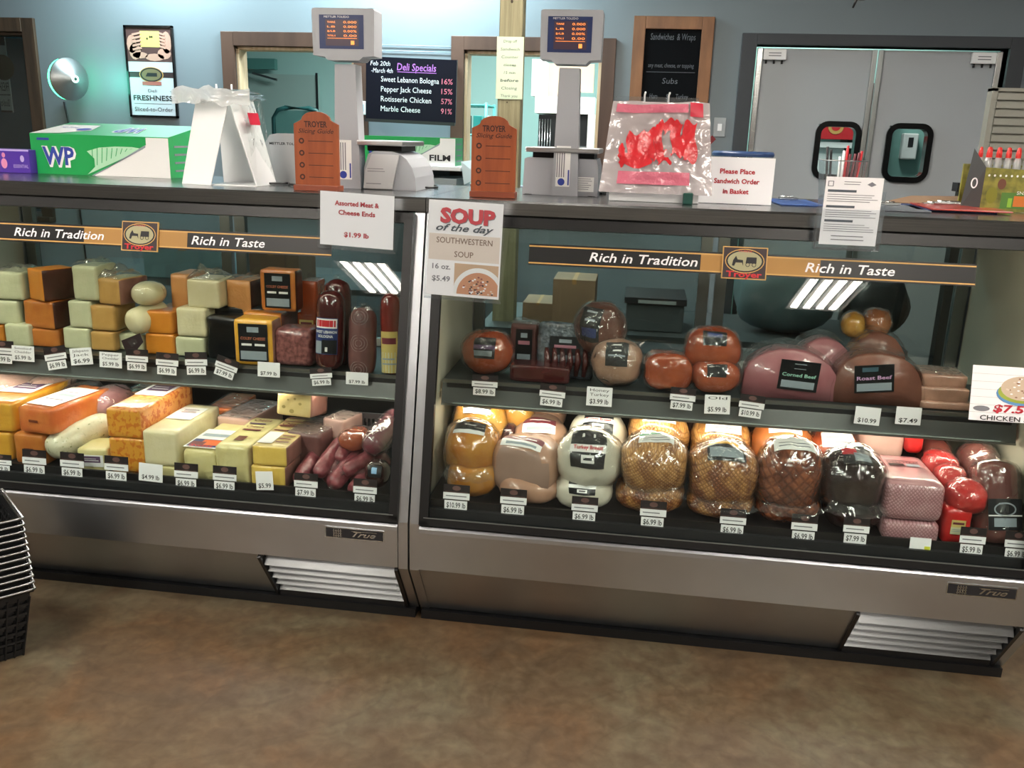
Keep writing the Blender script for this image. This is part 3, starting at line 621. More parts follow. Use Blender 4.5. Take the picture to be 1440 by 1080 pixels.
# ================================================================ FOOD
SH, DK = .7855, .4385
def nz(p, s, seed): return noise.noise(Vector(p)*s+Vector((seed*7.3, seed*3.1, seed)))
def rbox(m, w_, L_, h_, r, amp, seed, mt, side=None, top=None, cuts=6, nsc=18, sag=0):
    bm = bmesh.new(); bmesh.ops.create_cube(bm, size=2); bmesh.ops.subdivide_edges(bm, edges=bm.edges[:], cuts=cuts, use_grid_fill=True)
    vs = []
    for v in bm.verts:
        q = []
        for t, hs in zip(v.co, (w_/2, L_/2, h_/2)):
            t = math.copysign(abs(t)**.55, t)*hs; q.append(t)
        q = Vector(q); inn = Vector([max(-hs+r, min(hs-r, t)) for t, hs in zip(q, (w_/2, L_/2, h_/2))]); d = q-inn
        if d.length > r*.02: q = inn+d.normalized()*r*min(1, d.length/r*1.0) if d.length > r else inn+d
        n_ = nz(q, nsc, seed); nn = q.normalized(); q = q+Vector((nn.x*n_*amp, nn.y*n_*amp, nn.z*n_*amp if q.z > -h_/2+.004 else 0))
        if sag: q.x *= 1+sag*(.5-(q.z/h_+.5))
        v.co = (q.x, q.y+L_/2, q.z+h_/2)
    bm.normal_update(); b0 = len(m.v)
    m.v += [tuple(v.co) for v in bm.verts]
    for f in bm.faces:
        m.f.append(tuple(b0+v.index for v in f.verts)); mm = mt
        if side and abs(f.normal.x) > .7: mm = side
        if top and f.normal.z > .7: mm = top
        m.m.append(m.mi(mm)); m.sm.append(True)
    bm.free()
def ch(name, col, col2=None, **k): return mat(name, col, k.pop('rough', .38), 0, col2, k.pop('scale', 20), k.pop('bump', .35), k.pop('bscale', 28), coat=k.pop('coat', .45), **k)
c_white = ch('white cheese', '#c9c9a6', '#bfc09a'); c_cream = ch('cream cheese block', '#dcd3ae', '#d5cba0'); c_pale = ch('pale yellow cheese', '#d9cf97', '#d0c488')
c_orange = ch('orange cheddar', '#d98a2c', '#cf7e25'); c_deep = ch('deep orange cheese', '#b8692c', '#c47a33'); c_gold = ch('golden cheese', '#e0a83a', '#d69a30')
c_tan = ch('tan smoked cheese', '#c59a58', '#b98c4b'); c_rind = ch('brown cheese rind', '#4b2219', '#3a1812', scale=12); c_marble = ch('marbled orange cheese', '#dc9a38', '#c8701f', scale=55, lo=.5, hi=.58)
c_marbt = ch('marbled orange top', '#e39a55', '#c5652a', scale=60, lo=.52, hi=.6); c_yel = ch('yellow cheese', '#e2c264', '#d9b653'); c_mauve = ch('rosy rind', '#8d6257', '#7a5148'); c_swiss = ch('swiss cheese', '#d9c38b', '#cdb678')
c_peach = ch('peach cheese', '#cf935a', '#c88a50'); c_red = ch('red orange cheese', '#cf6a35', '#d98240'); c_herb = ch('herbed white cheese', '#d6d2b4', '#7e8a55', scale=90, lo=.62, hi=.7)
c_black = mat('black parcel wrap', '#0b0e10', .3, bump=.3, bscale=14, coat=.3); c_headc = mat('head cheese', '#9a6460', .35, 0, '#5d2c2e', 70, .2, coat=.7)
m_ham = mat('pink ham', '#b9898c', .35, 0, '#a9757a', 12, .1, coat=.7); m_pale = mat('pale pink meat', '#c9a79c', .4, 0, '#bb958c', 9, .12, coat=.6)
m_dark = mat('dark bologna skin', '#3c1516', .22, 0, '#541f1f', 8, .06, coat=1); m_salami = mat('salami skin', '#6b2c34', .32, 0, '#8d4a50', 40, .35, 60, coat=.6)
m_mauve = mat('ringed salami skin', '#5f3c3a', .4, 0, '#6d4845', 25, .2, coat=.4); m_gold = mat('golden roast skin', '#c98222', .25, 0, '#e0a848', 10, .35, 30, coat=1)
m_goldb = mat('browned golden skin', '#b36a1c', .25, 0, '#cf9238', 10, .35, 30, coat=1); m_tan = mat('tan turkey skin', '#a07a66', .35, 0, '#b08870', 8, .08, coat=.6); m_cutt = mat('cut turkey face', '#8f7466', .4, 0, '#9b8072', 8, .05, coat=.4)
m_white = mat('white casing', '#dcd8c8', .35, 0, '#cfcab8', 10, .2, coat=.6); m_net = netmat('netted smoked skin', '#a06a34', '#d6a05e', 38, strength=.45); m_net2 = netmat('netted brown skin', '#8a4d26', '#c48c4e', 34, strength=.45)
m_brown = netmat('glossy brown skin', '#6a3420', '#945232', 15, .22, 1, .3); m_or = mat('orange brown skin', '#a3592c', .25, 0, '#b9703e', 7, .15, 20, coat=1); m_bf = mat('black forest skin', '#1a0a09', .18, 0, '#2a1210', 7, .12, 20, coat=1)
m_corn = mat('corned beef face', '#955a60', .38, 0, '#a0686c', 14, .12, coat=.6); m_roast = mat('roast beef face', '#6b4034', .38, 0, '#7d5042', 14, .15, coat=.6); m_pinkm = netmat('pink meshed ham', '#b98a92', '#c39aa0', 42, .3, .9, .25)
m_redn = mat('red netting', '#b81a1c', .3, 0, '#d22c28', 10, .3, 50, coat=.8); m_hamr = mat('red brown ham', '#8c3a20', .22, 0, '#a8502c', 8, .15, coat=1); m_bol = mat('bologna skin', '#6e3630', .25, 0, '#7d443c', 8, .05, coat=.9)
m_slice = mat('sliced meat', '#b08470', .45, 0, '#8d6a58', 18, .3, coat=.6)
l_blk = mat('label black', '#101418', .35); l_gry = mat('label grey text', '#8e9aa2', .5); l_pur = mat('label purple ink', '#5a4060', .5); l_mar = mat('label maroon', '#6b2a34', .45); l_wht = mat('label white', '#eeeeec', .35, coat=.5)
l_grn = mat('label green', '#1d9a63', .4); l_yel = mat('label yellow', '#e2a92c', .4); l_blu = mat('label blue', '#2a56b4', .4); l_org = mat('label orange', '#d2642a', .4); l_nav = mat('label navy', '#23366e', .4)
# sticker styles: (base, [(x0,x1,z0,z1,mat)], [(text,cx,cz,h,w,mat)])
ST = {
 'dark': (l_wht, [(.12, .88, .35, .9, l_pur), (.2, .8, .5, .56, l_wht), (.2, .7, .66, .7, l_wht)], []),
 'faded': (l_wht, [(.15, .8, .3, .33, l_pur), (.2, .85, .5, .62, l_gry), (.2, .7, .7, .73, l_pur)], []),
 'lines': (l_wht, [(.2, .8, .55, .6, l_mar), (.25, .75, .65, .68, l_mar), (.2, .8, .75, .8, l_pur)], []),
 'swiss': (l_wht, [(.05, .95, .05, .45, l_nav), (.35, .9, .14, .42, l_org), (.08, .5, .1, .3, l_mar), (.1, .9, .6, .75, l_gry)], [('Swiss', .5, .08, .1, .7, redp)]),
 'round': (None, [(.35, .65, .15, .3, mat('label brown seal', '#6a3b2a', .4)), (.2, .8, .5, .54, l_mar), (.15, .7, .72, .76, l_pur)], [('Cheese', .5, .62, .07, .6, l_mar), ('Cheese', .5, .85, .07, .6, l_mar)]),
 'print': (None, [(.05, .5, .05, .42, l_wht), (.1, .9, .47, .5, l_mar), (.55, .95, .1, .13, l_mar), (.55, .9, .2, .23, l_mar), (.55, .95, .3, .33, l_mar), (.1, .9, .62, .66, l_mar), (.05, .95, .78, .81, l_mar), (.05, .8, .9, .93, l_mar)], [('Cheese', .45, .7, .09, .6, l_mar)]),
 'deli': (l_blk, [(.06, .94, .05, .28, l_gry), (.1, .45, .42, .48, l_wht), (.55, .9, .42, .48, l_wht), (.3, .7, .78, .92, l_gry)], [('COLBY CHEESE', .5, .62, .07, .84, mat('label rust', '#b06a50', .5))]),
 'blue': (l_nav, [(.03, .35, .02, .36, l_gry), (.36, .97, .02, .4, l_blk), (.04, .96, .72, .98, l_wht), (.1, .9, .76, .94, redp), (.5, .6, .08, .2, l_wht)], [('SWEET LEBANON', .5, .62, .07, .9, l_wht), ('BOLOGNA', .5, .5, .07, .6, l_wht)]),
 'corned': (l_blk, [(.08, .92, .08, .32, l_gry), (.35, .65, .72, .74, l_gry), (.35, .65, .88, .9, l_gry)], [('Corned Beef', .5, .52, .11, .86, mat('mint ink', '#9bd0bd', .5))]),
 'roast': (l_blk, [(.06, .94, .06, .34, l_gry), (.2, .6, .76, .92, mat('label slate', '#3e5a66', .5))], [('Roast Beef', .5, .54, .13, .88, mat('pink ink', '#c9a0c8', .5))]),
 'mark': (None, [(.25, .75, .4, .6, mat('brown mark', '#7a3a22', .5))], []), 'herb': (None, [(.2, .8, .1, .13, mat('herb print', '#8a6a6a', .5)), (.3, .7, .3, .34, mat('herb print', '#8a6a6a', .5)), (.2, .6, .6, .63, mat('herb print', '#8a6a6a', .5))], []),
 'yg': (mat('label straw', '#c9b56a', .45), [(0, 1, .0, .5, mat('label cream', '#c8c6a0', .5)), (.1, .9, .7, .85, l_mar), (.1, .9, .2, .24, l_gry), (.1, .8, .32, .36, l_gry)], []),
 'meat': (l_blk, [(.1, .9, .1, .35, l_gry), (.15, .85, .6, .7, mat('label pinkish', '#a06a78', .5)), (.3, .7, .78, .9, l_gry)], []),
}
def sticker(parent, w_, h_, style, M, text=True):
    base, rs, ts = ST[style]; m = MB()
    if base: m.box(-w_/2, w_/2, -.0006, 0, 0, h_, base)
    for i, (a, b_, c, d, mm) in enumerate(rs): m.rect(-w_/2+a*w_, -w_/2+b_*w_, c*h_, d*h_, -.0009-.0002*i, mm)
    for s_, cx, cz, hh, ww, mm in ts: m.text(s_, -w_/2+cx*w_, cz*h_, hh*h_, -.0028, mm, w=ww*w_, bold=.02)
    return m.build('label', parent, M=M)
ID = Vector((1, 0, 0))
def crumple(parent, w_, L_, z, amp, seed, mt=None, name='plastic_wrap', y0=0):
    """gathered film standing above the top of a block"""
    m = MB()
    def f(u, v):
        x = (u-.5)*w_*1.02; y = y0+v*L_; e = min(u, 1-u, .5)*2; e2 = min(v, 1-v)*2
        return (x+nz((x, y, 0), 40, seed)*.004, y, z+.001+amp*(.35+.65*abs(nz((x, y, .3), 32, seed)*1.6))*min(1, e*3+.15)*min(1, e2*3+.1))
    m.grid(f, 18, 12, mt or wrap2); return m.build(name, parent)
def block(lab, px, Y, L_, m_, name='cheese_loaf', cat='cheese', grp=None, base=None, rz=0, r=.008, amp=.0022, side=None, top=None, st=None, sts=(.8, .55, .2), fst=None, fsts=(.8, .8), crum=0, sag=0, lean=0):
    x0, y0, x1, y1 = px
    a, b_, t = at(x0, y1, Y), at(x1, y1, Y), at((x0+x1)/2, y0, Y)
    z0 = base if base is not None else (a.z+b_.z)/2
    w_ = (b_.x-a.x)/max(.5, cos(rz)); h_ = t.z-z0; m = MB()
    sd = sum(map(ord, lab)) % 97
    rbox(m, w_, L_, h_, min(r, h_*.3), amp, sd, m_, side, top, sag=sag)
    o = m.build(name, M=Matrix.Translation(((a.x+b_.x)/2, Y, z0+.0006)) @ Matrix.Rotation(rz, 4, 'Z') @ Matrix.Rotation(lean, 4, 'X'))
    tag(o, lab, cat, grp)
    if st: sticker(o, w_*sts[0], L_*sts[1], st, frameM((0, L_*sts[2], h_+amp*.6+.0012), (1, 0, 0), (0, 1, 0)))
    if fst: sticker(o, w_*fsts[0], h_*fsts[1], fst, frameM((0, -amp*.6-.001, h_*(1-fsts[1])/2), (1, 0, 0), (0, 0, 1)))
    if crum: crumple(o, w_, L_*.9, h_, crum*1.4, sd)
    return o
def sell(d, e=2.4): return 1/((abs(d[0])**e+abs(d[1])**e+abs(d[2])**e)**(1/e))
def lump(lab, px, Y, L_, m_, name='turkey_breast', cat='turkey', grp=None, rz=0, rx=0, amp=.085, e=2.4, band=None, bel=(20, 75), baz=40, bag=None, n=26, seed=None, base=None, flatf=0, text=None, tailf=False, cut=None):
    """rounded joint filling a pixel box (x0,y0,x1,y1) with its centre on the plane Y; length L_ front to back"""
    x0, y0, x1, y1 = px; c = at((x0+x1)/2, (y0+y1)/2, Y)
    hw = (at(x1, (y0+y1)/2, Y).x-at(x0, (y0+y1)/2, Y).x)/2; ph = (at((x0+x1)/2, y0, Y).z-at((x0+x1)/2, y1, Y).z)/2*cos(.32)
    hy = L_/2; th = .34; hz2 = ph**2-(hy*sin(th))**2; hz = sqrt(max(hz2, (ph*.55)**2))/cos(th)
    if base is not None and c.z-hz < base+.001: c.z = base+hz+.001
    sd = seed if seed is not None else sum(map(ord, lab)) % 89
    def P(d, k=1.0):
        d = Vector(d).normalized(); rr = sell(d, e)*(1+amp*nz(d, 1.7, sd)+amp*.35*nz(d, 5, sd))*k
        p = Vector((d.x*hw*rr, d.y*hy*rr, d.z*hz*rr))
        if flatf and p.y < -hy*flatf: p.y = -hy*flatf-(abs(p.y)-hy*flatf)*.12
        return p
    def sph(u, v, k=1.0): a = 2*pi*u; f = pi*(v-.5)*.999; return P((cos(f)*sin(a), -cos(f)*cos(a), sin(f)), k)
    m = MB(); m.grid(lambda u, v: sph(u, v), n, n//2+3, m_, closed_u=True, mf=(lambda u, v: cut if cut and P((cos(pi*(v-.5))*sin(2*pi*u), -cos(pi*(v-.5))*cos(2*pi*u), sin(pi*(v-.5)))).y < -hy*flatf else m_) if cut else None)
    o = m.build(name, M=Matrix.Translation(c) @ Matrix.Rotation(rz, 4, 'Z') @ Matrix.Rotation(rx, 4, 'X')); tag(o, lab, cat, grp)
    if band:
        e0, e1 = radians(bel[0]), radians(bel[1]); az = radians(baz)
        def bf(u, v, k=1.02):
            a = (u-.5)*2*az; el = e0+(e1-e0)*v; return P((sin(a), -cos(a)*cos(el), cos(a)*sin(el)), k)
        def mf(u, v):
            for (a, b_, c_, d_, mm) in reversed(band):
                if a <= u <= b_ and c_ <= v <= d_: return mm
            return band[0][4]
        q = MB(); q.grid(bf, 16, 16, band[0][4], mf); lb = q.build('label', o)
        if text:
            q = MB()
            for s_, v_, hh, ww, mm in text:
                tmp = MB(); tmp.text(s_, 0, 0, 1, 0, mm, w=1, bold=.02); xs_ = [p[0] for p in tmp.v]
                vs = []
                for p in tmp.v: vs.append(bf(.5+p[0]*ww, v_+p[2]*hh, 1.05))
                q.add(vs, tmp.f, mm)
            q.build('lettering', lb)
    if bag:
        q = MB(); bs = bag
        q.grid(lambda u, v: sph(u, v, 1.045+bs*.5*abs(nz(sph(u, v)*30, 1, sd+3))), 30, 18, wrapc if bs > .08 else wrap, closed_u=True); q.build('plastic_bag', o)
    if tailf:
        q = MB()
        def tf(u, v):
            x = (u-.5)*2*hw*(.75+.25*v); p = P((x/hw, -1, -.5+0*v), 1.05); return (x, p.y-.004-v*.03+nz((x*30, v, 0), 1, sd)*.008, p.z-v*.025+nz((x*40, v*2, 3), 1, sd)*.008)
        q.grid(tf, 12, 5, wrapc); q.build('bag_end', o)
    return o
def log(lab, p0, p1, r, m_, name='salami', cat='salami', grp=None, st=None, sw=(.9, .6), e=3.0, amp=.02, tie=True, rings=0, z_up=(0, 0, 1), bag=False, off=.25, ends=None):
    p0, p1 = Vector(p0), Vector(p1); L_ = (p1-p0).length; z = (p1-p0).normalized(); yv = Vector(z_up); yv = (yv-z*yv.dot(z)).normalized(); x = yv.cross(z)
    # local: z along axis, -y faces 'up'
    M = Matrix(((x.x, -yv.x, z.x, p0.x), (x.y, -yv.y, z.y, p0.y), (x.z, -yv.z, z.z, p0.z), (0, 0, 0, 1)))
    if M.determinant() < 0: M = Matrix(((-x.x, -yv.x, z.x, p0.x), (-x.y, -yv.y, z.y, p0.y), (-x.z, -yv.z, z.z, p0.z), (0, 0, 0, 1)))
    sd = sum(map(ord, lab)) % 83; m = MB(); N = 20
    def f(u, v):
        t = v; q = abs(2*t-1); rr = r*(1-q**(e*3))**(1/2.2) if q < 1 else 0
        rr = rr*(1+amp*nz((cos(2*pi*u)*2, sin(2*pi*u)*2, t*L_*25), 1, sd)*2)+.0005; a = 2*pi*u
        return (rr*cos(a), rr*sin(a), t*L_)
    ts = lambda v: .5-.5*cos(pi*v)
    m.grid(lambda u, v: f(u, ts(v)), N, 22, m_, closed_u=True)
    o = m.build(name, M=M); tag(o, lab, cat, grp)
    if tie:
        q = MB(); q.tube([(0, 0, -.012), (0, 0, .004)], [r*.28, r*.2], wrapc, 8); q.tube([(0, 0, L_-.004), (0, 0, L_+.014)], [r*.2, r*.3], wrapc, 8); q.build('tied_end', o)
    if st:
        h_ = L_*sw[1]; q = MB(); base, rs, tt = ST[st]; az = sw[0]
        def g(x_, z_, k): a = x_*az; return (r*k*sin(a), -r*k*cos(a), L_*off+z_*h_)
        q.grid(lambda u, v: g((u-.5)*2, v, 1.03), 10, 8, base)
        for i, (a, b_, c, d, mm) in enumerate(rs): q.grid(lambda u, v: g((a+(b_-a)*u-.5)*2, c+(d-c)*v, 1.035+.003*i), 6, 2, mm)
        for s_, cx, cz, hh, ww, mm in tt:
            tmp = MB(); tmp.text(s_, 0, 0, hh, 0, mm, w=ww, bold=.02); q.add([g((cx+p[0]-.5)*2, cz+p[2], 1.06) for p in tmp.v], tmp.f, mm)
        q.build('label', o)
    if rings:
        q = MB()
        for k in range(rings):
            cz = L_*(.12+.76*k/max(1, rings-1)); 
            for rr in (.3, .55, .8): q.tube([(r*1.01*sin(rr*.8*cos(2*pi*j/16)), -r*1.01*cos(rr*.8*cos(2*pi*j/16)), cz+rr*r*.75*sin(2*pi*j/16)) for j in range(17)], .0012, mat('grey ring print', '#8d7a78', .5), 4, False)
        q.build('ring_print', o)
    if bag:
        q = MB(); q.grid(lambda u, v: [c*(1.08+.1*abs(nz((cos(2*pi*u)*3, sin(2*pi*u)*3, v*8), 1, sd))) if i < 2 else c for i, c in enumerate(f(u, ts(v)))], 24, 14, wrapc, closed_u=True); q.build('plastic_bag', o)
    return o
g1b = 'wrapped meats behind the cheese loaves'
# ---------------- left case, deck (front to back loaves)
g1 = 'cheese loaves on the left case deck'
B = block
B('lower plain orange-yellow loaf at the left picture edge, on the deck', (-32, 608, 20, 660), .12, .30, c_gold, base=DK, grp=g1)
B('upper orange-yellow loaf with dark label at the left picture edge', (-34, 566, 21, 607), .12, .32, c_gold, st='dark', sts=(.8, .4, .35), grp=g1, top=c_orange)
B('lower orange loaf with small brown mark, under the one with faded label', (22, 611, 66, 655), .10, .26, c_deep, base=DK, grp=g1, r=.014, fst='mark', fsts=(.6, .5))
B('upper bright orange loaf with a faded white label and brown marks', (24, 574, 76, 611), .09, .30, c_red, rz=-.16, fst='mark', fsts=(.55, .5), st='faded', sts=(.82, .7, .1), grp=g1, r=.014, side=c_red)
o = log('pale herb-flecked cheese log lying diagonally on the deck', at(66, 634, .09), at(158, 592, .27), .047, c_herb, 'cheese_log', 'cheese', g1, tie=False, e=2.0)
B('small pale cheese chunk with a dark label under the herbed log', (112, 632, 150, 662), .085, .12, c_pale, base=DK, rz=.1, fst='dark', fsts=(.8, .5), grp=g1)
B('lower marbled orange loaf', (156, 617, 206, 662), .10, .30, c_marble, base=DK, grp=g1, side=c_marbt)
B('upper marbled orange loaf with a dark blue-grey label', (152, 576, 200, 617), .10, .35, c_marble, st='dark', sts=(.85, .42, .45), grp=g1, side=c_marbt, top=c_marbt)
B('lower flat cream loaf under the tall cream loaf', (207, 656, 255, 676), .09, .26, c_pale, base=DK, grp=g1)
B('tall cream loaf with maroon lined label', (203, 607, 251, 656), .09, .31, c_cream, st='lines', sts=(.75, .42, .4), grp=g1, r=.01)
B('rounded yellow Swiss loaf with red and blue label', (258, 632, 306, 676), .08, .30, c_pale, base=DK, st='swiss', sts=(.95, .6, .02), grp=g1, r=.02)
B('pale yellow loaf with a round brown seal on top', (304, 628, 352, 678), .08, .31, c_pale, base=DK, st='round', sts=(.9, .95, .02), grp=g1, r=.012)
B('lower yellow printed loaf at the right of the cheese row', (353, 656, 402, 682), .075, .28, c_yel, base=DK, grp=g1, side=c_mauve)
B('upper yellow loaf with maroon printing across the top', (355, 628, 404, 656), .075, .31, c_yel, st='print', sts=(.95, .95, .02), grp=g1, side=c_mauve, top=c_swiss)
B('pinkish wrapped loaf resting behind the round-sealed loaf', (305, 588, 352, 616), .34, .24, m_pale, rz=-.12, grp=g1, crum=.004)
B('orange-red wrapped loaf far behind the tall cream loaf', (292, 574, 330, 600), .44, .2, c_red, grp=g1, crum=.004)
o = B('Swiss chunk with holes resting on the printed yellow loaf', (387, 548, 438, 586), .25, .12, c_swiss, rz=-.15, side=c_mauve, grp=g1, lean=-.15)
q = MB(); hm = mat('cheese hole', '#9c8a50', .6)
for hx, hz_, hr in ((-.035, .03, .007), (-.005, .018, .009), (.025, .045, .006), (.005, .06, .005), (-.02, .055, .004)): q.disc(hx, hz_, hr, hr*.8, -.0035, hm, 12)
q.build('cheese_hole', o)
log('wide flat purple salami pack in film in front of the slotted bin', at(462, 676, .12), at(498, 628, .27), .038, m_salami, 'salami', 'salami', g1b, tie=False, bag=True)
log('second wide salami pack in film beneath the slanting bologna', at(500, 680, .13), at(540, 640, .25), .040, m_salami, 'salami', 'salami', g1b, tie=False, bag=True)
B('brown wrapped meat slab standing behind the printed yellow loaf', (404, 610, 452, 672), .20, .20, m_mauve, name='meat_slab', cat='meat', grp=g1b, base=DK, crum=.006, rz=-.15)
B('small wrapped pale loaf behind the salami links', (452, 590, 484, 618), .28, .12, m_pale, rz=-.3, grp=g1, crum=.006, name='wrapped_loaf')
lump('big pale pink wrapped ham at the back left of the deck', (-45, 520, 52, 590), .36, .26, m_pale, 'wrapped_ham', 'ham', g1b, bag=.03, base=DK)
lump('beige wrapped ham between the pale ham and the shelf tags', (48, 522, 96, 562), .42, .2, m_pale, 'wrapped_ham', 'ham', g1b, bag=.1, base=DK)
lump('grey wrapped meat behind the faded-label loaf', (96, 534, 132, 570), .40, .2, m_mauve, 'wrapped_meat', 'meat', g1b, bag=.12, base=DK)
lump('small pink meat in crumpled film behind the herbed log', (132, 540, 178, 590), .38, .2, m_ham, 'wrapped_meat', 'meat', g1b, bag=.14, base=DK)
B('brownish wrapped loaf behind the marbled loaf', (176, 552, 222, 580), .44, .2, m_tan, grp=g1b, crum=.004, name='wrapped_loaf', cat='meat')
# hams, salami, bin
t = thing('slotted_bin', 'grey slotted plastic bin holding small hams at the right of the left deck', 'bin', (at(508, 610, .33).x, .33, DK))
q = MB()
for (a0, a1, c0, c1) in ((-.09, .09, .0, .006), (-.09, .09, .144, .15), (-.09, -.084, .0, .15), (.084, .09, .0, .15)):
    q.box(a0, a1, c0, c1, 0, .05, alum); q.box(a0, a1, c0, c1, .125, .145, mat('bin grey', '#5c5458', .4))
    n_ = 12
    for k in range(n_):
        if a1-a0 > .1: q.box(a0+.015*k+.002, a0+.015*k+.008, c0, c1, .05, .125, mat('bin grey', '#5c5458', .4))
        else: q.box(a0, a1, .0125*k, .0125*k+.006, .05, .125, mat('bin grey', '#5c5458', .4))
q.build('bin_body', t)
lump('small glossy orange-red ham beside the slotted bin', (478, 600, 520, 634), .22, .12, m_hamr, 'small_ham', 'ham', g1b, bag=.04)
log('thick purple-red bologna log slanting at the right end of the deck', at(520, 632, .13), at(560, 584, .34), .040, mat('purple bologna', '#5d2530', .25, 0, '#7a3a46', 9, .06, coat=1), 'bologna', 'bologna', g1b, tie=False, e=2.5, bag=True)
g1c = 'salami links on the left deck'
for lab, a, c, r in (('pink-red salami link, leftmost of the links', at(446, 668, .08), at(482, 618, .26), .018), ('purple salami link in film, second from the left', at(466, 684, .07), at(506, 634, .24), .021),
                     ('dark salami link lying across the others', at(484, 664, .10), at(524, 640, .20), .017), ('salami link under the tag at the right end', at(494, 692, .07), at(532, 662, .18), .021),
                     ('small salami link behind the others near the bin', at(476, 648, .15), at(500, 612, .27), .016), ('dark salami low in front of the printed loaf side', at(420, 676, .07), at(444, 640, .22), .019)):
    log(lab, a, c, r*1.35, m_salami, grp=g1c, amp=.12, bag=False)
lump('dark packet with a small blue mark in the lower right corner of the left case', (514, 646, 548, 684), .09, .08, m_bf, 'dark_packet', 'meat', g1b, band=[(0, 1, 0, 1, l_blk), (.3, .7, .3, .8, mat('label sky', '#8fb8dc', .4))], bel=(0, 50), baz=30)
# ---------------- left case, shelf stacks
g2 = 'cheese blocks stacked on the left case shelf'
YF = .33
def stack(rows, Y=YF, L_=.13, **kk):
    for i, (lab, px, m_, kw) in enumerate(rows):
        k = dict(kk); k.update(kw); B(lab, px, k.pop('Y', Y), k.pop('L_', L_), m_, name='cheese_block', grp=g2, base=SH if i == 0 else None, **k)
stack([('bottom orange-yellow block at the left picture edge of the shelf', (-22, 457, 9, 500), c_orange, {}), ('middle white block at the left picture edge', (-16, 423, 27, 457), c_white, {}), ('top white block at the left picture edge', (-10, 383, 33, 422), c_white, dict(crum=.015))])
stack([('white block squeezed between the two leftmost stacks', (10, 457, 44, 500), c_white, dict(Y=.31))])
stack([('bottom rusty orange block of the second stack', (43, 463, 84, 500), c_deep, {}), ('middle rusty orange block with film folds', (33, 424, 80, 463), c_deep, dict(side=c_rind, rz=-.15)), ('top orange block with dark brown side', (37, 379, 68, 423), c_orange, dict(side=c_rind, rz=-.45, r=.004, L_=.12, amp=.001))])
stack([('bottom white block of the third stack', (91, 462, 128, 500), c_white, {}), ('middle white block of the third stack', (98, 424, 130, 462), c_white, {}), ('top white block of the third stack in film', (104, 375, 138, 423), c_white, dict(crum=.02))])
stack([('bottom tan block of the fourth stack', (129, 467, 163, 500), c_tan, {}), ('middle tan block of the fourth stack', (129, 430, 163, 466), c_tan, {}), ('top tan block with rosy side under crumpled film', (137, 393, 172, 429), c_tan, dict(side=c_mauve, rz=-.2, crum=.03))], L_=.14)
stack([('low white block behind the brown-labelled cheese', (163, 470, 204, 503), c_white, dict(Y=.36))])
o = log('white cheese log end with brown label below, on the shelf', at(183, 456, .30), at(232, 436, .44), .046, c_cream, 'cheese_log', 'cheese', g2, tie=False, e=2.2)
q = MB(); q.poly([(-.04, .0), (.03, .03), (.04, .0), (.0, -.045), (-.03, -.03)], 0, brownc); q.poly([(-.02, .0), (.01, .012), (.02, .0), (.0, -.02)], -.001, wrapc); bpy.context.view_layer.update(); q.build('label', o, M=o.matrix_world.inverted() @ Matrix.Translation(at(186, 480, .275)))
lump('small round white cheese with silvery film on top', (190, 394, 229, 430), .37, .12, c_cream, 'round_cheese', 'cheese', g2, bag=.06, amp=.02)
stack([('bottom orange cheddar of the tall golden stack', (206, 470, 246, 506), c_orange, {}), ('upper orange cheddar of the tall golden stack', (207, 438, 243, 470), c_orange, dict(top=c_deep, L_=.17))], L_=.15)
stack([('peach block behind the white wrapped block', (240, 386, 266, 424), c_peach, dict(Y=.42, rz=-.1))])
stack([('bottom white block beside the black parcel', (248, 475, 289, 508), c_white, {}), ('middle white block beside the black parcel', (249, 434, 290, 474), c_cream, {}), ('top white block in crumpled film', (264, 394, 309, 434), c_cream, dict(crum=.03, Y=.35))])
stack([('tan square block above the black parcel', (319, 395, 354, 432), c_peach, dict(Y=.40, side=c_rind, rz=-.1, crum=.012, L_=.11, r=.003))])
stack([('cream wrapped block behind the tan square block', (300, 398, 320, 432), c_white, dict(Y=.42, crum=.01))])
B('black wrapped parcel between white and yellow cheeses', (291, 447, 345, 508), .32, .16, c_black, name='wrapped_parcel', cat='parcel', base=SH, rz=-.1, r=.014, amp=.008)
B('dark base block under the tan square block', (300, 432, 372, 452), .40, .12, c_black, name='wrapped_parcel', cat='parcel', amp=.005, base=at(330, 470, .40).z)
B('orange loaf behind the yellow labelled one, in the middle of the shelf', (344, 440, 398, 500), .36, .16, c_orange, name='cheese_block', grp=g2, base=SH, side=c_mauve)
B('upright orange block with black label, topmost in the middle', (367, 380, 417, 438), .34, .07, c_deep, name='cheese_block', grp=g2, fst='deli', fsts=(.72, .84), r=.01, side=c_rind)
B('golden block with black label leaning at the shelf front', (331, 450, 385, 511), .275, .09, c_gold, name='cheese_block', grp=g2, base=SH, fst='deli', fsts=(.74, .82), rz=.05, r=.012, side=c_mauve)
B('speckled pink head cheese beside the golden block', (386, 464, 438, 514), .29, .12, c_headc, name='head_cheese', cat='meat', base=SH, r=.02, amp=.006)
B('yellow and brown packet behind the head cheese', (418, 440, 446, 480), .42, .08, m_hamr, name='meat_packet', cat='meat', fst='yg', fsts=(.7, .5), base=None)
log('dark upright lebanon bologna with a blue label', at(463, 520, .29), at(466, 408, .315), .047, m_dark, 'bologna', 'bologna', st='blue', sw=(.85, .45), z_up=(0, -1, 0), off=.22, e=2.4, bag=False)
log('second dark bologna leaning behind the blue-labelled one', at(478, 515, .38), at(474, 392, .40), .045, m_dark, 'bologna', 'bologna', z_up=(0, -1, 0), e=2.4)
B('brown block left of the upright bologna', (422, 396, 446, 450), .42, .1, m_hamr, name='meat_block', cat='meat', base=None)
o = log('upright brownish salami printed with rings', at(509, 529, .285), at(511, 432, .31), .045, m_mauve, 'salami', 'salami', rings=3, z_up=(0, -1, 0), e=2.2)
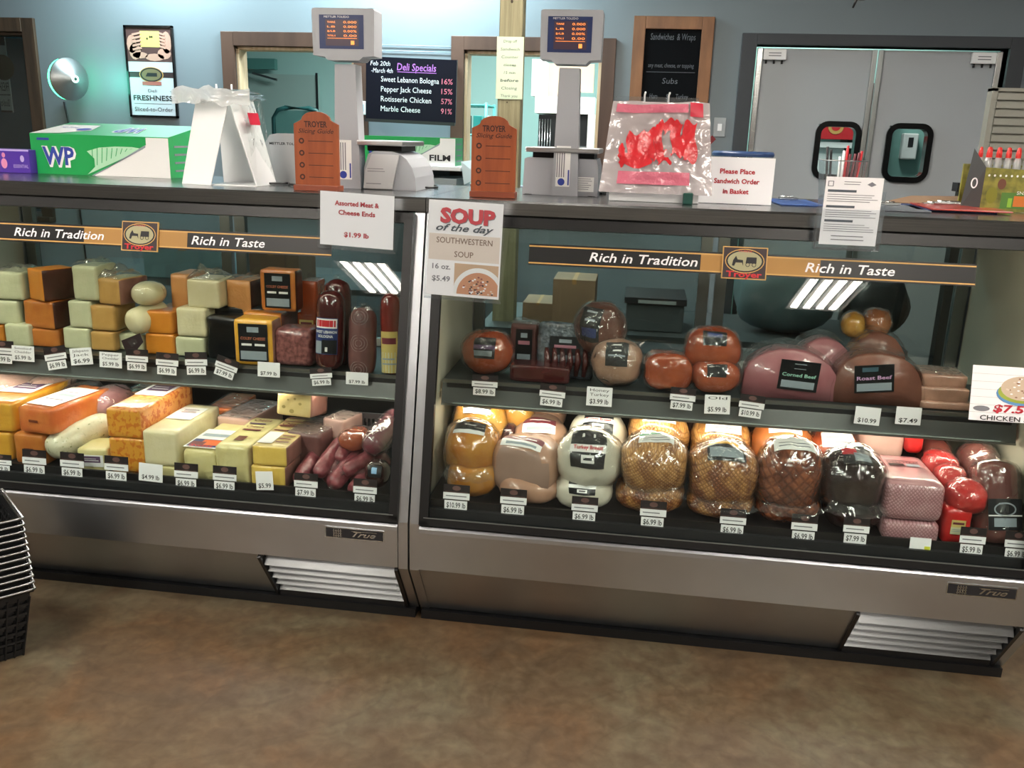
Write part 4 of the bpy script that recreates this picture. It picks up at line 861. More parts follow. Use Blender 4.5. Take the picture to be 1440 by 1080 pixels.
crumple(o, .07, .05, 0, .02, 5, y0=-.02).matrix_local = Matrix.Translation((0, 0, (at(511, 432, .31)-at(509, 529, .285)).length-.01))
o = log('red upright sausage with yellow and cream label at the right end of the shelf', at(551, 528, .30), at(549, 412, .32), .034, mat('red casing', '#6b211a', .25, coat=1), 'sausage', 'sausage', st='yg', sw=(.9, .5), z_up=(0, -1, 0), off=.05, e=2.4)
# ---------------- right case, deck
g3 = 'turkey and ham joints on the right case deck'
dk = [(0, 1, 0, 1, l_wht), (.03, .97, .25, .97, l_blk), (.2, .8, .5, .8, brownc), (.3, .7, .62, .68, l_wht)]
def lb(c, extra=()): return [(0, 1, 0, 1, l_wht), (0, 1, .72, 1, c), (.1, .9, .55, .58, inkg), (.1, .8, .4, .43, inkg), (.1, .9, .2, .23, inkg)]+list(extra)
mar = [(0, 1, 0, 1, l_wht), (0, 1, .5, 1, l_mar), (.2, .8, .66, .72, l_wht), (.1, .9, .1, .3, l_gry)]
wb = [(0, 1, 0, 1, l_wht), (0, 1, .0, .40, l_blk), (0, 1, .58, 1, l_blk), (.3, .7, .14, .17, l_wht), (.3, .7, .27, .30, l_wht), (.3, .7, .72, .75, l_wht), (.3, .7, .85, .88, l_wht), (.3, .36, .14, .3, l_wht), (.64, .7, .14, .3, l_wht), (.3, .36, .72, .88, l_wht), (.64, .7, .72, .88, l_wht)]
Lm = lump
Lm('lowest golden turkey breast at the left end, behind the $10.99 tag', (628, 655, 702, 718), .17, .18, m_goldb, grp=g3, base=DK, bag=.02)
Lm('rear golden turkey breast with a dark oval label, left end', (638, 553, 714, 640), .36, .20, m_gold, grp=g3, band=dk, bel=(35, 75), baz=26, bag=.04)
Lm('front golden turkey breast in a bag with a black label, left end', (626, 588, 702, 672), .18, .18, m_goldb, grp=g3, band=dk, bel=(45, 76), baz=30, bag=.04, tailf=True)
Lm('small golden roast peeking behind the first golden turkey', (708, 550, 752, 612), .42, .16, m_gold, grp=g3, bag=.05, name='roast_chicken', cat='chicken')
Lm('dark red meat in film between the golden and tan turkeys', (702, 590, 732, 650), .36, .16, m_dark, 'wrapped_meat', 'meat', g3, bag=.08)
Lm('lowest tan turkey loaf under the cut one', (700, 672, 790, 722), .16, .18, m_tan, grp=g3, base=DK)
Lm('rear tan turkey loaf with maroon and white label', (722, 583, 798, 655), .36, .22, m_tan, grp=g3, band=mar, bel=(40, 85), baz=32)
Lm('tan turkey loaf far behind the maroon labelled one', (748, 562, 796, 605), .50, .14, m_tan, grp=g3)
Lm('front tan turkey loaf with a smooth cut face', (694, 612, 788, 695), .17, .20, m_tan, grp=g3, band=mar, bel=(52, 84), baz=32, flatf=.72, cut=m_cutt, rz=-.25, e=2.8)
Lm('lowest white turkey breast with dark label', (778, 668, 862, 722), .16, .18, m_white, grp=g3, base=DK, band=wb, bel=(10, 60), baz=24)
Lm('rear white turkey breast with red lettering', (800, 575, 882, 655), .36, .22, m_white, grp=g3, band=wb, bel=(30, 85), baz=27, text=[('Turkey Breast', .49, .10, .8, redp)])
Lm('front white turkey breast with a wide black band label', (782, 602, 874, 686), .17, .20, m_white, grp=g3, band=wb, bel=(2, 80), baz=28, bag=.03, text=[('Turkey Breast', .49, .09, .8, redp)])
Lm('lowest netted smoked turkey below the green labelled ones', (864, 678, 960, 732), .17, .18, m_net2, grp=g3, base=DK)
Lm('rear netted smoked turkey with a green and white label', (882, 570, 968, 655), .37, .22, m_net, grp=g3, band=lb(l_grn), bel=(45, 85), baz=28)
Lm('front netted smoked turkey in a loose clear bag', (872, 608, 966, 696), .17, .20, m_net, grp=g3, band=lb(l_grn), bel=(60, 95), baz=28, bag=.04, tailf=True)
Lm('lowest browned turkey at the yellow label column', (962, 690, 1058, 742), .17, .18, m_net2, grp=g3, base=DK)
Lm('rear browned turkey with a yellow and white label', (968, 582, 1056, 668), .37, .22, m_net, grp=g3, band=lb(l_yel), bel=(42, 85), baz=30)
Lm('front browned turkey with a yellow and grey label', (968, 620, 1064, 712), .17, .20, m_net2, grp=g3, band=[(0, 1, 0, 1, l_blk), (0, 1, .7, .95, l_yel), (.08, .92, .1, .5, l_gry)], bel=(40, 88), baz=28, bag=.05, tailf=True, e=2.7)
Lm('grey wrapped meat behind the yellow labelled turkey', (958, 570, 1012, 625), .52, .14, m_mauve, 'wrapped_meat', 'meat', g3, bag=.08)
Lm('lowest glossy brown turkey below the blue labelled ones', (1056, 698, 1150, 752), .17, .18, m_brown, grp=g3, base=DK)
Lm('rear orange-brown turkey with a blue and white label', (1054, 584, 1140, 672), .37, .22, m_or, grp=g3, band=lb(l_blu), bel=(45, 88), baz=30)
Lm('front dark glossy brown turkey with lined white label', (1062, 616, 1154, 720), .17, .20, m_brown, grp=g3, band=[(0, 1, 0, 1, l_wht), (.1, .9, .2, .22, inkg), (.1, .9, .4, .42, inkg), (.1, .9, .6, .62, inkg)], bel=(55, 92), baz=32, bag=.05, tailf=True, e=2.7)
Lm('lowest black forest ham behind the price tag', (1152, 700, 1240, 752), .17, .16, m_bf, 'ham_joint', 'ham', g3, base=DK)
Lm('rear reddish ham with an orange and white label', (1134, 598, 1206, 668), .36, .20, m_hamr, 'ham_joint', 'ham', g3, band=lb(l_org), bel=(30, 85), baz=34)
Lm('front glossy black forest ham with red and grey label', (1150, 628, 1242, 716), .16, .20, m_bf, 'ham_joint', 'ham', g3, band=[(0, 1, 0, 1, l_blk), (0, .5, .5, 1, redp), (.4, .95, .1, .6, l_gry)], bel=(45, 88), baz=24, bag=.05, tailf=True, e=2.6)
Lm('white wrapped meat behind the blue labelled turkey', (1122, 596, 1160, 636), .52, .12, m_white, 'wrapped_meat', 'meat', g3, bag=.06)
B('lower pink meshed ham loaf', (1239, 735, 1320, 766), .07, .22, m_pinkm, name='ham_loaf', cat='ham', base=DK, r=.02, grp=g3)
o = B('upper pink meshed ham loaf with a small black print', (1240, 680, 1326, 736), .07, .26, m_pinkm, name='ham_loaf', cat='ham', r=.028, grp=g3, rz=.0, top=m_ham)
q = MB(); q.text('DELI HAM', 0, .02, .016, 0, l_blk, w=.09); q.rect(-.045, .0, -.012, .008, 0, l_blk); q.rect(.005, .045, -.012, .008, 0, l_gry); q.rect(-.05, .05, .032, .036, 0, l_blk)
q.build('printing', o, M=frameM((0, .15, (at(1283, 680, .07).z-at(1283, 736, .07).z)+.003), (1, 0, 0), (0, 1, 0)))
B('pale pink ham log with a red end behind the ham loaf', (1206, 592, 1272, 650), .34, .12, m_pale, name='ham_log', cat='ham', r=.03, grp=g3, rz=.1)
B('short red end piece beside the pale ham log', (1272, 598, 1298, 640), .34, .10, m_redn, name='ham_end', cat='ham', r=.02, grp=g3)
Lm('dark round bologna end in the shade behind the red netted hams', (1288, 612, 1336, 665), .42, .14, m_bol, 'bologna', 'bologna', g3)
Lm('rear red netted ham with a white tie', (1296, 632, 1346, 676), .30, .12, m_redn, 'netted_ham', 'ham', g3, bag=.10)
Lm('middle red netted ham with a white tie', (1312, 652, 1358, 700), .22, .12, m_redn, 'netted_ham', 'ham', g3, bag=.08)
Lm('front red netted ham at the right of the deck', (1326, 672, 1386, 722), .15, .13, m_redn, 'netted_ham', 'ham', g3, bag=.06)
B('red printed ham packet under the front netted ham', (1322, 716, 1362, 768), .09, .14, m_redn, name='ham_packet', cat='ham', base=DK, r=.015, grp=g3, fst='yg', fsts=(.5, .4))
Lm('brown sausage gathered in film behind the big bologna log', (1346, 620, 1402, 680), .34, .14, m_bol, 'bologna', 'bologna', g3, bag=.12)
o = log('big brown bologna log with a black oval label at the right end', at(1400, 765, .13), at(1398, 645, .20), .066, m_bol, 'bologna', 'bologna', g3, z_up=(0, -1, .2), e=2.6, bag=True)
q = MB(); q.box(-.045, .045, -.072, -.070, .05, .14, l_blk); q.ring(0, .11, .03, .02, .004, -.0725, l_gry); q.rect(-.03, .03, .06, .085, -.0725, l_gry); q.rect(-.045, .045, .09, .094, -.0725, l_wht); q.build('label', o)
# ---------------- right case, shelf
g4 = 'meats on the right case shelf'
Lm('red-brown ham in a glossy bag at the left end of the right shelf', (650, 466, 722, 530), .38, .16, m_hamr, 'ham_joint', 'ham', g4, band=[(0, 1, 0, 1, l_blk), (0, 1, .45, .62, l_pur), (0, .9, .1, .4, l_gry)], bel=(-5, 50), baz=22, bag=.08, base=SH)
B('clear and dark packet of meat sticks standing beside the bagged ham', (716, 456, 754, 536), .42, .07, m_mauve, name='meat_packet', cat='meat', base=SH, fst='meat', fsts=(.6, .8), crum=.01)
o = B('wide grey pack of sausage links with a pink and grey label', (752, 455, 832, 540), .36, .08, mat('grey link pack', '#3c444c', .25, 0, '#5b6670', 60, .5, 60, coat=1), name='sausage_pack', cat='sausages', base=SH, fst='meat', fsts=(.55, .5), r=.02, amp=.006, lean=-.2)
q = MB()
for k in range(6): q.tube([(-.06+.025*k, -.008, .012), (-.055+.025*k, -.014, .06), (-.06+.025*k, -.008, .10)], [.007, .011, .007], m_dark, 8)
q.build('sausage_link', o)
B('flat dark tray of meat lying in front of the sausage pack', (716, 516, 800, 540), .29, .10, m_dark, name='meat_tray', cat='meat', base=SH, r=.01)
Lm('dark round roast with a navy label tilted at the middle of the shelf', (808, 424, 880, 500), .40, .14, mat('dark roast', '#5c3428', .3, 0, '#6d4234', 8, .15, coat=.7), 'roast', 'meat', g4, band=[(0, 1, 0, 1, l_blk), (.25, .75, .55, .6, l_gry), (.25, .75, .8, .85, l_gry), (.1, .9, .15, .35, l_nav)], bel=(-20, 55), baz=24, bag=.10, rz=-.5)
Lm('oval labelled turkey wrapped in film under the tilted roast', (832, 478, 902, 546), .34, .14, m_tan, 'turkey_breast', 'turkey', g4, band=[(0, 1, 0, 1, l_blk), (.3, .7, .55, .6, l_wht), (.3, .7, .8, .85, l_wht), (.1, .9, .35, .42, l_gry)], bel=(0, 62), baz=24, bag=.12, base=SH)
Lm('low oval red ham with clear film beside the two round hams', (904, 494, 974, 550), .33, .14, m_hamr, 'ham_joint', 'ham', g4, bag=.05, base=SH, e=3)
Lm('lower of two stacked round glossy hams', (968, 508, 1040, 560), .33, .14, m_hamr, 'ham_joint', 'ham', g4, band=[(0, 1, 0, 1, l_blk)], bel=(10, 50), baz=20, bag=.03, base=SH)
Lm('upper of two stacked round glossy hams', (962, 458, 1042, 522), .36, .14, m_hamr, 'ham_joint', 'ham', g4, band=[(0, 1, 0, 1, l_blk), (.2, .8, .5, .8, l_nav)], bel=(20, 60), baz=22, bag=.04)
def half_joint(lab, px, Y, L_, m_, st, w_f, rzz, name, cat, sx=.5, sw=.30, sh=.42, sz=.25):
    x0, y0, x1, y1 = px; a, b_, t_ = at(x0, y1, Y), at(x1, y1, Y), at((x0+x1)/2, y0, Y); W2 = (b_.x-a.x)/2; hh = t_.z-SH; m = MB(); sd = sum(map(ord, lab)) % 50
    pts = [(-W2, .0), (-W2*.98, hh*.3)]+[(-W2*cos(pi*k/12)*.98, hh*(.3+.7*sin(pi*k/12)**.8)) for k in range(1, 12)]+[(W2*.98, hh*.3), (W2, 0)]
    n_ = len(pts)
    for i in range(n_): pts[i] = (pts[i][0]+.006*nz((i*.7, sd, 0), 1, sd), pts[i][1]*(1+.05*nz((i*.5, sd, 3), 1, sd)))
    rings = [(0.006, .0), (1, .0), (1, .35), (.97, .8), (.8, 1.0)]
    vs = []
    for sc, yy in rings:
        for (x_, z_) in pts: vs.append((x_*sc, (yy*L_ if sc > .1 else -.004), max(0, (z_-hh*.4)*sc+hh*.4)))
    m.add(vs, [(r_*n_+i, r_*n_+(i+1) % n_, (r_+1)*n_+(i+1) % n_, (r_+1)*n_+i) for r_ in range(4) for i in range(n_)], m_, True)
    m.add(vs[-n_:], [tuple(range(n_))], m_)
    o = m.build(name, M=Matrix.Translation(((a.x+b_.x)/2, Y, SH+.001)) @ Matrix.Rotation(rzz, 4, 'Z')); tag(o, lab, cat, g4)
    if st: sticker(o, W2*2*sw, hh*sh, st, frameM(((sx-.5)*2*W2, -.007, hh*sz), (1, 0, .12 if st == 'roast' else -.06), (0, 0, 1)))
    q = MB(); bv = [(x_*1.05*(1 if j != 0 else 0), (-.012 if j == 0 else (-.008 if j == 1 else L_*.5*(j-1))), max(0, z_*1.05*(1 if j else .4))+.012*abs(nz((x_*40, z_*40, j), 1, sd))) for j in range(4) for (x_, z_) in pts]
    q.add(bv, [(j*n_+i, j*n_+i+1, (j+1)*n_+i+1, (j+1)*n_+i) for j in range(1, 3) for i in range(n_-1)], wrapc, True); q.build('plastic_wrap', o); return o
half_joint('second corned beef half behind the labelled one', (1108, 478, 1195, 565), .42, .12, m_corn, None, 0, 0, 'corned_beef', 'meat')
half_joint('pink corned beef half with a black Corned Beef label', (1040, 494, 1172, 574), .30, .14, m_corn, 'corned', .45, 0, 'corned_beef', 'meat', sx=.58, sw=.42, sh=.62, sz=.2)
half_joint('second roast beef half in film behind the labelled one', (1182, 470, 1268, 570), .43, .12, m_roast, None, 0, 0, 'roast_beef', 'meat')
half_joint('brown roast beef half with a tilted black Roast Beef label', (1166, 500, 1292, 584), .30, .14, m_roast, 'roast', .45, 0, 'roast_beef', 'meat', sx=.46, sw=.44, sh=.56, sz=.26)
Lm('golden roast in a bag behind the roast beef', (1182, 436, 1216, 476), .55, .12, m_gold, 'roast_chicken', 'chicken', g4, bag=.12)
Lm('brown roast beside the golden one, behind the roast beef', (1212, 432, 1252, 476), .56, .12, m_or, 'roast_chicken', 'chicken', g4, bag=.12)
for k, (lab, px, yy) in enumerate((('lowest flat bag of pale sliced meat at the right end of the shelf', (1290, 566, 1366, 602), .29), ('second flat bag of sliced meat at the right end', (1288, 546, 1362, 567), .30), ('topmost bag of sliced meat with a white slip', (1294, 528, 1360, 547), .31))):
    o = B(lab, px, yy, .13, m_slice, name='sliced_meat_bag', cat='meat', grp=g4, base=SH if k == 0 else None, r=.009, amp=.006, crum=.008 if k == 2 else 0)
# ================================================================ COUNTER TOP
HT = H+.0005
def X_(px, Y): return at(px, 260, Y).x
def Zp(px, py, Y): return at(px, py, Y).z
# --- long green film box
def wp_box(label, x0, x1, y, dep, z, hh, small=False):
    W = x1-x0; t = thing('film_box', label, 'box', (x0, y, z)); lift = 0 if small else .042
    one('carton', lambda m: m.prism([(0, 0), (0, hh), (dep, hh+lift), (dep, 0)], 0, W, greenp, axis='x'), t)
    m = MB(); e = -.0008
    m.poly([(W*.45, .0), (W*.84, hh*.80), (W*.84, hh*.98), (W, hh*.98), (W, 0)], e, l_wht)
    m.poly([(W*.43, .0), (W*.835, hh*.74), (W*.835, hh*.80), (W*.45, .0)], e*1.5, l_gry)
    pts = [(W*.40, hh*.02), (W*.46, hh*.22), (W*.46, hh*.42), (W*.41, hh*.60), (W*.50, hh*.70), (W*.62, hh*.74), (W*.74, hh*.74), (W*.82, hh*.70)]
    m.poly(pts, e*1.2, greenl)
    for k in range(9):
        f = k/9; m.poly([(W*(.44+.035*k), hh*(.2+.06*k)), (W*(.445+.035*k), hh*(.2+.06*k)), (W*(.455+.036*k), hh*.70), (W*(.450+.036*k), hh*.70)], e*1.9, greenp)
    if not small:
        m.text('WP', W*.2+.003, hh*.46-.003, hh*.42, e*1.5, l_wht, w=W*.25, bold=.09); m.text('WP', W*.2, hh*.46, hh*.42, e*2.5, bluep, w=W*.23, bold=.03)
        m.rect(W*.05, W*.14, hh*.84, hh*.9, e, bluep)
        MT = frameM((0, 0, hh+.0008), (1, 0, 0), (0, dep, lift))
        m.poly([(W*.0, 0), (W*.02, dep*.8), (W*.3, dep*.8), (W*.35, dep*.35), (W*.2, dep*.1)], 0, l_wht, M=MT); m.text('RE-TITE', W*.14, dep*.55, .02, -.0008, bluep, w=W*.12, M=MT); m.disc(W*.28, dep*.42, W*.05, dep*.1, -.001, bluep, M=MT)
        m.text('WP', W*.62, dep*.45, dep*.36, -.0006, l_wht, w=W*.21, bold=.09, M=MT, flip=True); m.text('WP', W*.62, dep*.45, dep*.36, -.001, bluep, w=W*.19, bold=.03, M=MT, flip=True)
    else: m.text('FILM', W*.84, hh*.28, hh*.2, e*2, ink, w=W*.22, bold=.03); m.text('WP', W*.16, hh*.5, hh*.4, e*2, bluep, w=W*.2, bold=.03)
    m.build('printing', t)
    m = MB()
    for k in range(4): m.box(W, W+.0008, dep*.15, dep*.8, hh*(.15+.2*k), hh*(.2+.2*k), inkg)
    m.build('end_printing', t); return t
YW = .66
xb0 = at(47, 240, YW).x; xb1 = at(240, 247, YW).x
wp_box('long green and white film box with slanted blue letters on the left counter', xb0, xb1, YW, .25, HT, Zp(60, 188, YW)-H)
t = thing('purple_carton', 'small purple printed carton left of the long green film box', 'box', (at(0, 245, .62).x-.05, .62, HT), radians(0))
hh = Zp(10, 210, .62)-H; W = at(47, 245, .62).x-at(0, 245, .62).x+.04
one('carton', lambda m: m.box(0, W, 0, .1, 0, hh, purple, bev=.002), t)
def f_(m):
    m.rect(0, W, hh*.93, hh, -.0006, mat('lilac', '#b9a6dc', .5)); m.disc(W*.42, hh*.4, .012, .018, -.0008, mat('pink dot', '#d98ab0', .5)); m.disc(W*.42, hh*.75, .007, .009, -.0008, mat('pink dot', '#d98ab0', .5)); m.text('ESSENTIAL', W*.8, hh*.3, hh*.14, -.0008, mat('lilac', '#b9a6dc', .5), w=W*.34); m.disc(W*.84, hh*.62, .008, .012, -.0008, mat('lilac', '#b9a6dc', .5))
one('printing', f_, t)
# --- white folded bag stands
def bag_stand(label, pl, pr, Y):
    xl, xr = at(pl, 260, Y).x, at(pr, 260, Y).x; W = xr-xl; t = thing('bag_stand', label, 'bag stand', (xl, Y, HT)); hh = Zp((pl+pr)/2, 140, Y)-H
    one('left_panel', lambda m: m.add([(0, 0, 0), (W*.44, -.03, 0), (W*.68, -.0, hh), (W*.2, .03, hh), (0, .004, 0), (W*.44, -.026, 0), (W*.68, .004, hh), (W*.2, .034, hh)], [(0, 1, 2, 3), (7, 6, 5, 4), (0, 4, 5, 1), (1, 5, 6, 2), (2, 6, 7, 3), (3, 7, 4, 0)], white), t)
    one('right_panel', lambda m: m.add([(W, -.0, 0), (W, .16, 0), (W*.78, .13, hh), (W*.68, .0, hh), (W-.004, 0, 0), (W-.004, .16, 0), (W*.78-.004, .13, hh), (W*.68-.004, 0, hh)], [(0, 1, 2, 3), (7, 6, 5, 4), (0, 4, 5, 1), (1, 5, 6, 2), (2, 6, 7, 3), (3, 7, 4, 0)], white), t)
    one('back_panel', lambda m: m.add([(W*.25, .17, 0), (W, .16, 0), (W*.78, .13, hh), (W*.25, .15, hh)], [(0, 1, 2, 3)], white), t)
    one('base_flap', lambda m: m.box(W*.42, W, -.02, .15, 0, .004, white), t)
    for a in (.42, .62): one('peg', lambda m: m.tube([(W*a, .06, hh-.02), (W*a, .06, hh+.05)], .003, white, 6), t)
    m = MB()
    for k in range(5):
        z = hh+.004+.006*k
        m.grid(lambda u, v: (W*(.02+.92*u)-.005*k, -.02+.17*v, z+.016*nz((u*5, v*3, k), 1, 4)-.02*max(0, .15-u)*3), 12, 6, wrapc)
    m.grid(lambda u, v: (W*(-.0+1.0*u), -.03+.006*sin(u*9), hh+.030-.045*v+.018*nz((u*6, v*2, 9), 1, 2)), 14, 4, film('milky film', '#f5f8f8', .2, .5, .2, .8, 40, dcol='#eef2f4'))
    m.build('plastic_bags', t)
    m = MB(); m.grid(lambda u, v: (W*(.80+.16*v)+.01*u, .02+.14*u, hh*(1-v)+.008*nz((u*4, v*6, 1), 1, 6)), 6, 10, wrapc); m.add([(W*.86, .03, hh*.86), (W*.90, .09, hh*.86), (W*.93, .09, hh*.72), (W*.89, .03, hh*.72)], [(0, 1, 2, 3)], mat('bag red print', '#c8203c', .4)); m.build('hanging_bag', t)
    return t
bag_stand('white folded bag stand with clear bags between film box and slicing guide', 256, 362, .40)
# --- scales
def scale(label, pxc, base_py, Y, top_py, left_body):
    x = at(pxc, base_py, Y).x; t = thing('deli_scale', label, 'scale', (x, Y, HT)); zt = Zp(pxc, top_py, Y)-H; s_ = at(pxc+10, 200, Y).x-at(pxc, 200, Y).x; u = s_/10
    zb = Zp(pxc, 82 if left_body else 87, Y)-H
    one('pole', lambda m: m.prism([(-19*u, 0), (18*u, 0), (13*u, zb-.02), (-15*u, zb-.02)], -.02, .045, scaleg), t)
    p = one('pole_label', lambda m: (m.rect(-14*u, 6*u, .03, zb*.38, -.0208, l_wht), [m.rect(-13*u+k*3.2*u, -11.6*u+k*3.2*u, .06, zb*.36, -.0212, inkg) for k in range(4)], m.disc(-6*u, .045, 5*u, 5*u, -.0214, bluep), m.rect(3*u, 5*u, .035, zb*.2, -.0213, bluep)), t)
    hw = 42*u
    hd = one('display_head', lambda m: m.prism([(-hw*.98, zb+.004), (-hw, zt-.006), (-hw+.006, zt), (hw-.004, zt), (hw, zt-.006), (hw*.98, zb+.004), (hw*.62, zb+.001), (hw*.5, zb-.010), (-hw*.5, zb-.010), (-hw*.62, zb+.001)], -.04, .05, scaleg), t)
    def scr(m):
        m.rect(-hw*.76, hw*.66, zb+.024, zt-.02, -.0408, mat('screen bezel blue', '#20305e', .4)); m.text('METTLER TOLEDO', -hw*.2, zt-.026, .006, -.0412, l_wht, w=hw*.8)
    one('bezel', scr, hd)
    def lcd(m):
        z0, z1 = zb+.033, zt-.034; h_ = z1-z0; m.rect(-hw*.56, hw*.50, z0, z1, -.0414, mat('screen', '#3a2c38', .3, emit=.5)); am = mat('amber digits', '#e8843c', .4, emit=1.6)
        for i, (a, c) in enumerate((('TARE', '0.000'), ('LB', '0.000'), ('$/LB', '0.00%'), ('TOTAL $', '0.00'))):
            z = z1-h_*(.10+.17*i); m.text(a, -hw*.50, z, h_*.065, -.0418, am, w=hw*(.26+.0*i), align='LEFT'); m.text(c, hw*.44-hw*.42, z, h_*.085, -.0418, am, w=hw*.42, align='LEFT')
        m.rect(-hw*.5, hw*.45, z0+h_*.28, z0+h_*.295, -.0418, am); m.rect(hw*.25, hw*.36, z0+h_*.05, z0+h_*.2, -.0418, am)
    one('screen', lcd, hd)
    if left_body:
        bx0, bx1, bh = 22*u, 95*u, Zp(540, 213, Y)-H
        pr = [(bx0, 0), (bx0, bh*.55), (bx0+6*u, bh*.92), (bx0+14*u, bh), (bx1-34*u, bh), (bx1-24*u, bh*.95), (bx1-14*u, bh*.82), (bx1-6*u, bh*.6), (bx1-2*u, bh*.35), (bx1, 0)]
    else:
        bx0, bx1, bh = -62*u, 46*u, Zp(760, 222, Y)-H
        pr = [(bx0, 0), (bx0+2*u, bh*.96), (bx0+6*u, bh), (bx1-4*u, bh), (bx1-1*u, bh*.8), (bx1, 0)]
    bd = one('scale_body', lambda m: m.prism(pr, .0 if not left_body else -.012, .26, scaleg), t)
    if left_body:
        one('front_cover', lambda m: m.prism([(22*u, .004), (25*u, bh*.5), (34*u, bh*.92), (72*u, bh*.92), (62*u, .004)], -.022, -.012, mat('pale scale cover', '#c3c4c6', .3)), bd)
        one('data_plate', lambda m: (lines(m, 28*u, 54*u, bh*.45, bh*.58, 2, inkg, -.0226), lines(m, 26*u, 50*u, bh*.12, bh*.2, 1, inkg, -.0226)), bd)
    else: one('data_plate', lambda m: (m.rect(10*u, 40*u, .015, bh*.52, -.0007, l_wht), lines(m, 13*u, 38*u, .02, bh*.5, 6, inkg, -.0012)), bd)
    px0, px1 = (14*u, 78*u) if left_body else (-58*u, 46*u)
    one('platter_support', lambda m: m.box(px0+8*u, px1-8*u, .03, .22, bh, bh+.018, dark), t)
    one('platter', lambda m: (m.box(px0, px1, -.03, .27, bh+.018, bh+.034, steel, bev=.004),), t)
    for a in (bx0+.02, bx1-.02): one('foot', lambda m: m.box(a-.012, a+.012, .0, .03, -.0, .002, black), t)
    return t
t = scale('grey deli scale with raised display on the left counter', 492, 262, .50, 14, True)
scale('grey deli scale with raised display on the right counter', 795, 268, .56, 16, False)
# label printer behind the left guide
t = thing('label_printer', 'rounded white label printer behind the left slicing guide', 'printer', (at(412, 262, .62).x, .62, HT)); u = (at(420, 200, .62).x-at(410, 200, .62).x)/10; bh = Zp(400, 188, .62)-H
one('housing', lambda m: m.prism([(-30*u, bh*.02), (-44*u, bh*.35), (-40*u, bh*.75), (-30*u, bh*.97), (-20*u, bh), (34*u, bh), (34*u, 0)], 0, .16, mat('pale scale cover', '#c3c4c6', .3)), t)
one('lettering', lambda m: m.text('METTLER TOLEDO', -8*u, bh*.80, .008, -.0008, ink, w=46*u, bold=.02), t)
one('paper_strip', lambda m: m.grid(lambda a, b: (-48*u+14*u*b+.02*a, .02+.05*a, .03*(1-b)**2+.001), 3, 6, paper), t)
# cables
def cable(label, pts, r=.004, m=None):
    q = MB(); P_ = [Vector(p) for p in pts]; out = []
    for i in range(len(P_)-1):
        a, b_, c, d = P_[max(i-1, 0)], P_[i], P_[i+1], P_[min(i+2, len(P_)-1)]
        for k in range(6):
            t_ = k/6; out.append(.5*((2*b_)+(c-a)*t_+(2*a-5*b_+4*c-d)*t_*t_+(3*b_-a-3*c+d)*t_**3))
    out.append(P_[-1]); q.tube(out, r, m or black, 6); return tag(q.build('cable'), label, 'cable')
z = H+.006
cable('black cable looped beside the left scale', [(X_(560, .5), .72, z), (X_(585, .5), .62, z), (X_(600, .5), .66, z), (X_(575, .5), .80, z), (X_(540, .5), .76, z)])
cable('black cable in front of the label printer', [(X_(378, .5), .50, z), (X_(395, .5), .56, z), (X_(408, .5), .50, z), (X_(425, .45), .46, z)])
cable('black cable behind the right scale', [(X_(842, .6), .80, z), (X_(850, .6), .74, z), (X_(846, .6), .66, z), (X_(838, .6), .82, z)])
# --- slicing guides
def guide(label, pl, pr, Y, top):
    xl, xr = at(pl, 268, Y).x, at(pr, 268, Y).x; W = xr-xl; t = thing('slicing_guide', label, 'sign', ((xl+xr)/2, Y, HT)); hh = Zp((pl+pr)/2, top, Y)-H; h1 = Zp((pl+pr)/2, top+18, Y)-H
    pts = [(-W/2, .014), (W/2, .014), (W/2, h1), (W*.36, h1+(hh-h1)*.25)]+[(W*.32*cos(pi*k/8), h1+(hh-h1)*(.35+.65*sin(pi*k/8))) for k in range(0, 9)]+[(-W*.36, h1+(hh-h1)*.25), (-W/2, h1)]
    one('board', lambda m: m.prism(pts, 0, .012, guidew), t); one('foot', lambda m: m.box(-W/2-.002, W/2+.002, -.015, .04, 0, .018, mat('guide foot', '#7c3a22', .45), bev=.002), t)
    bm_ = mat('burnt brown', '#3e1a12', .6)
    def pr_(m):
        m.text('TROYER', 0, h1+.000, .017, -.0008, bm_, w=W*.52, bold=.03); m.text('Slicing Guide', 0, h1*.90, .013, -.0008, bm_, w=W*.80, shear=.3, bold=.01)
        for k in range(4):
            zz = h1*(.75-.18*k); m.disc(-W*.33, zz, .009, .009, -.0008, bm_, 10); m.disc(-W*.33, zz, .0045, .0045, -.0012, guidew, 8); m.rect(-W*.18, W*.38, zz-.001, zz+.001, -.0008, bm_)
    one('engraving', pr_, t); return t
guide('orange-brown wooden slicing guide in front of the left scale', 416, 477, .30, 157)
guide('orange-brown wooden slicing guide in front of the right scale', 662, 724, .32, 163)
# --- red printed bag dispenser
Y = .40; xl, xr = at(856, 280, Y).x, at(985, 282, Y).x; W = xr-xl
t = thing('bag_dispenser', 'white stand holding a stack of clear bags with red printing on the right counter', 'bag stand', (xl, Y, HT)); hb = Zp(900, 258, Y)-H; ht = Zp(900, 143, Y)-H
one('base_box', lambda m: m.box(0, W*.98, 0, .16, 0, hb, white, bev=.003), t)
one('back_panel', lambda m: m.box(0, W*.92, .13, .14, 0, ht+.02, acryl), t)
for a in (.32, .58): one('peg', lambda m: m.tube([(W*a, .05, ht-.05), (W*a, .05, ht+.022), (W*a+.002, .03, ht+.028)], .003, white, 6), t)
bagm = film('bag stack film', '#f2eeee', .20, .35, .15, 1.0, 22, dcol='#e0d8da'); redb = mat('bag red print', '#c8203c', .4); redbb = mat('bright red print', '#d01f2a', .35, coat=.6, bump=.5, bscale=40); pinkb = mat('pink film print', '#d06a80', .4, coat=.6, bump=.5, bscale=40)
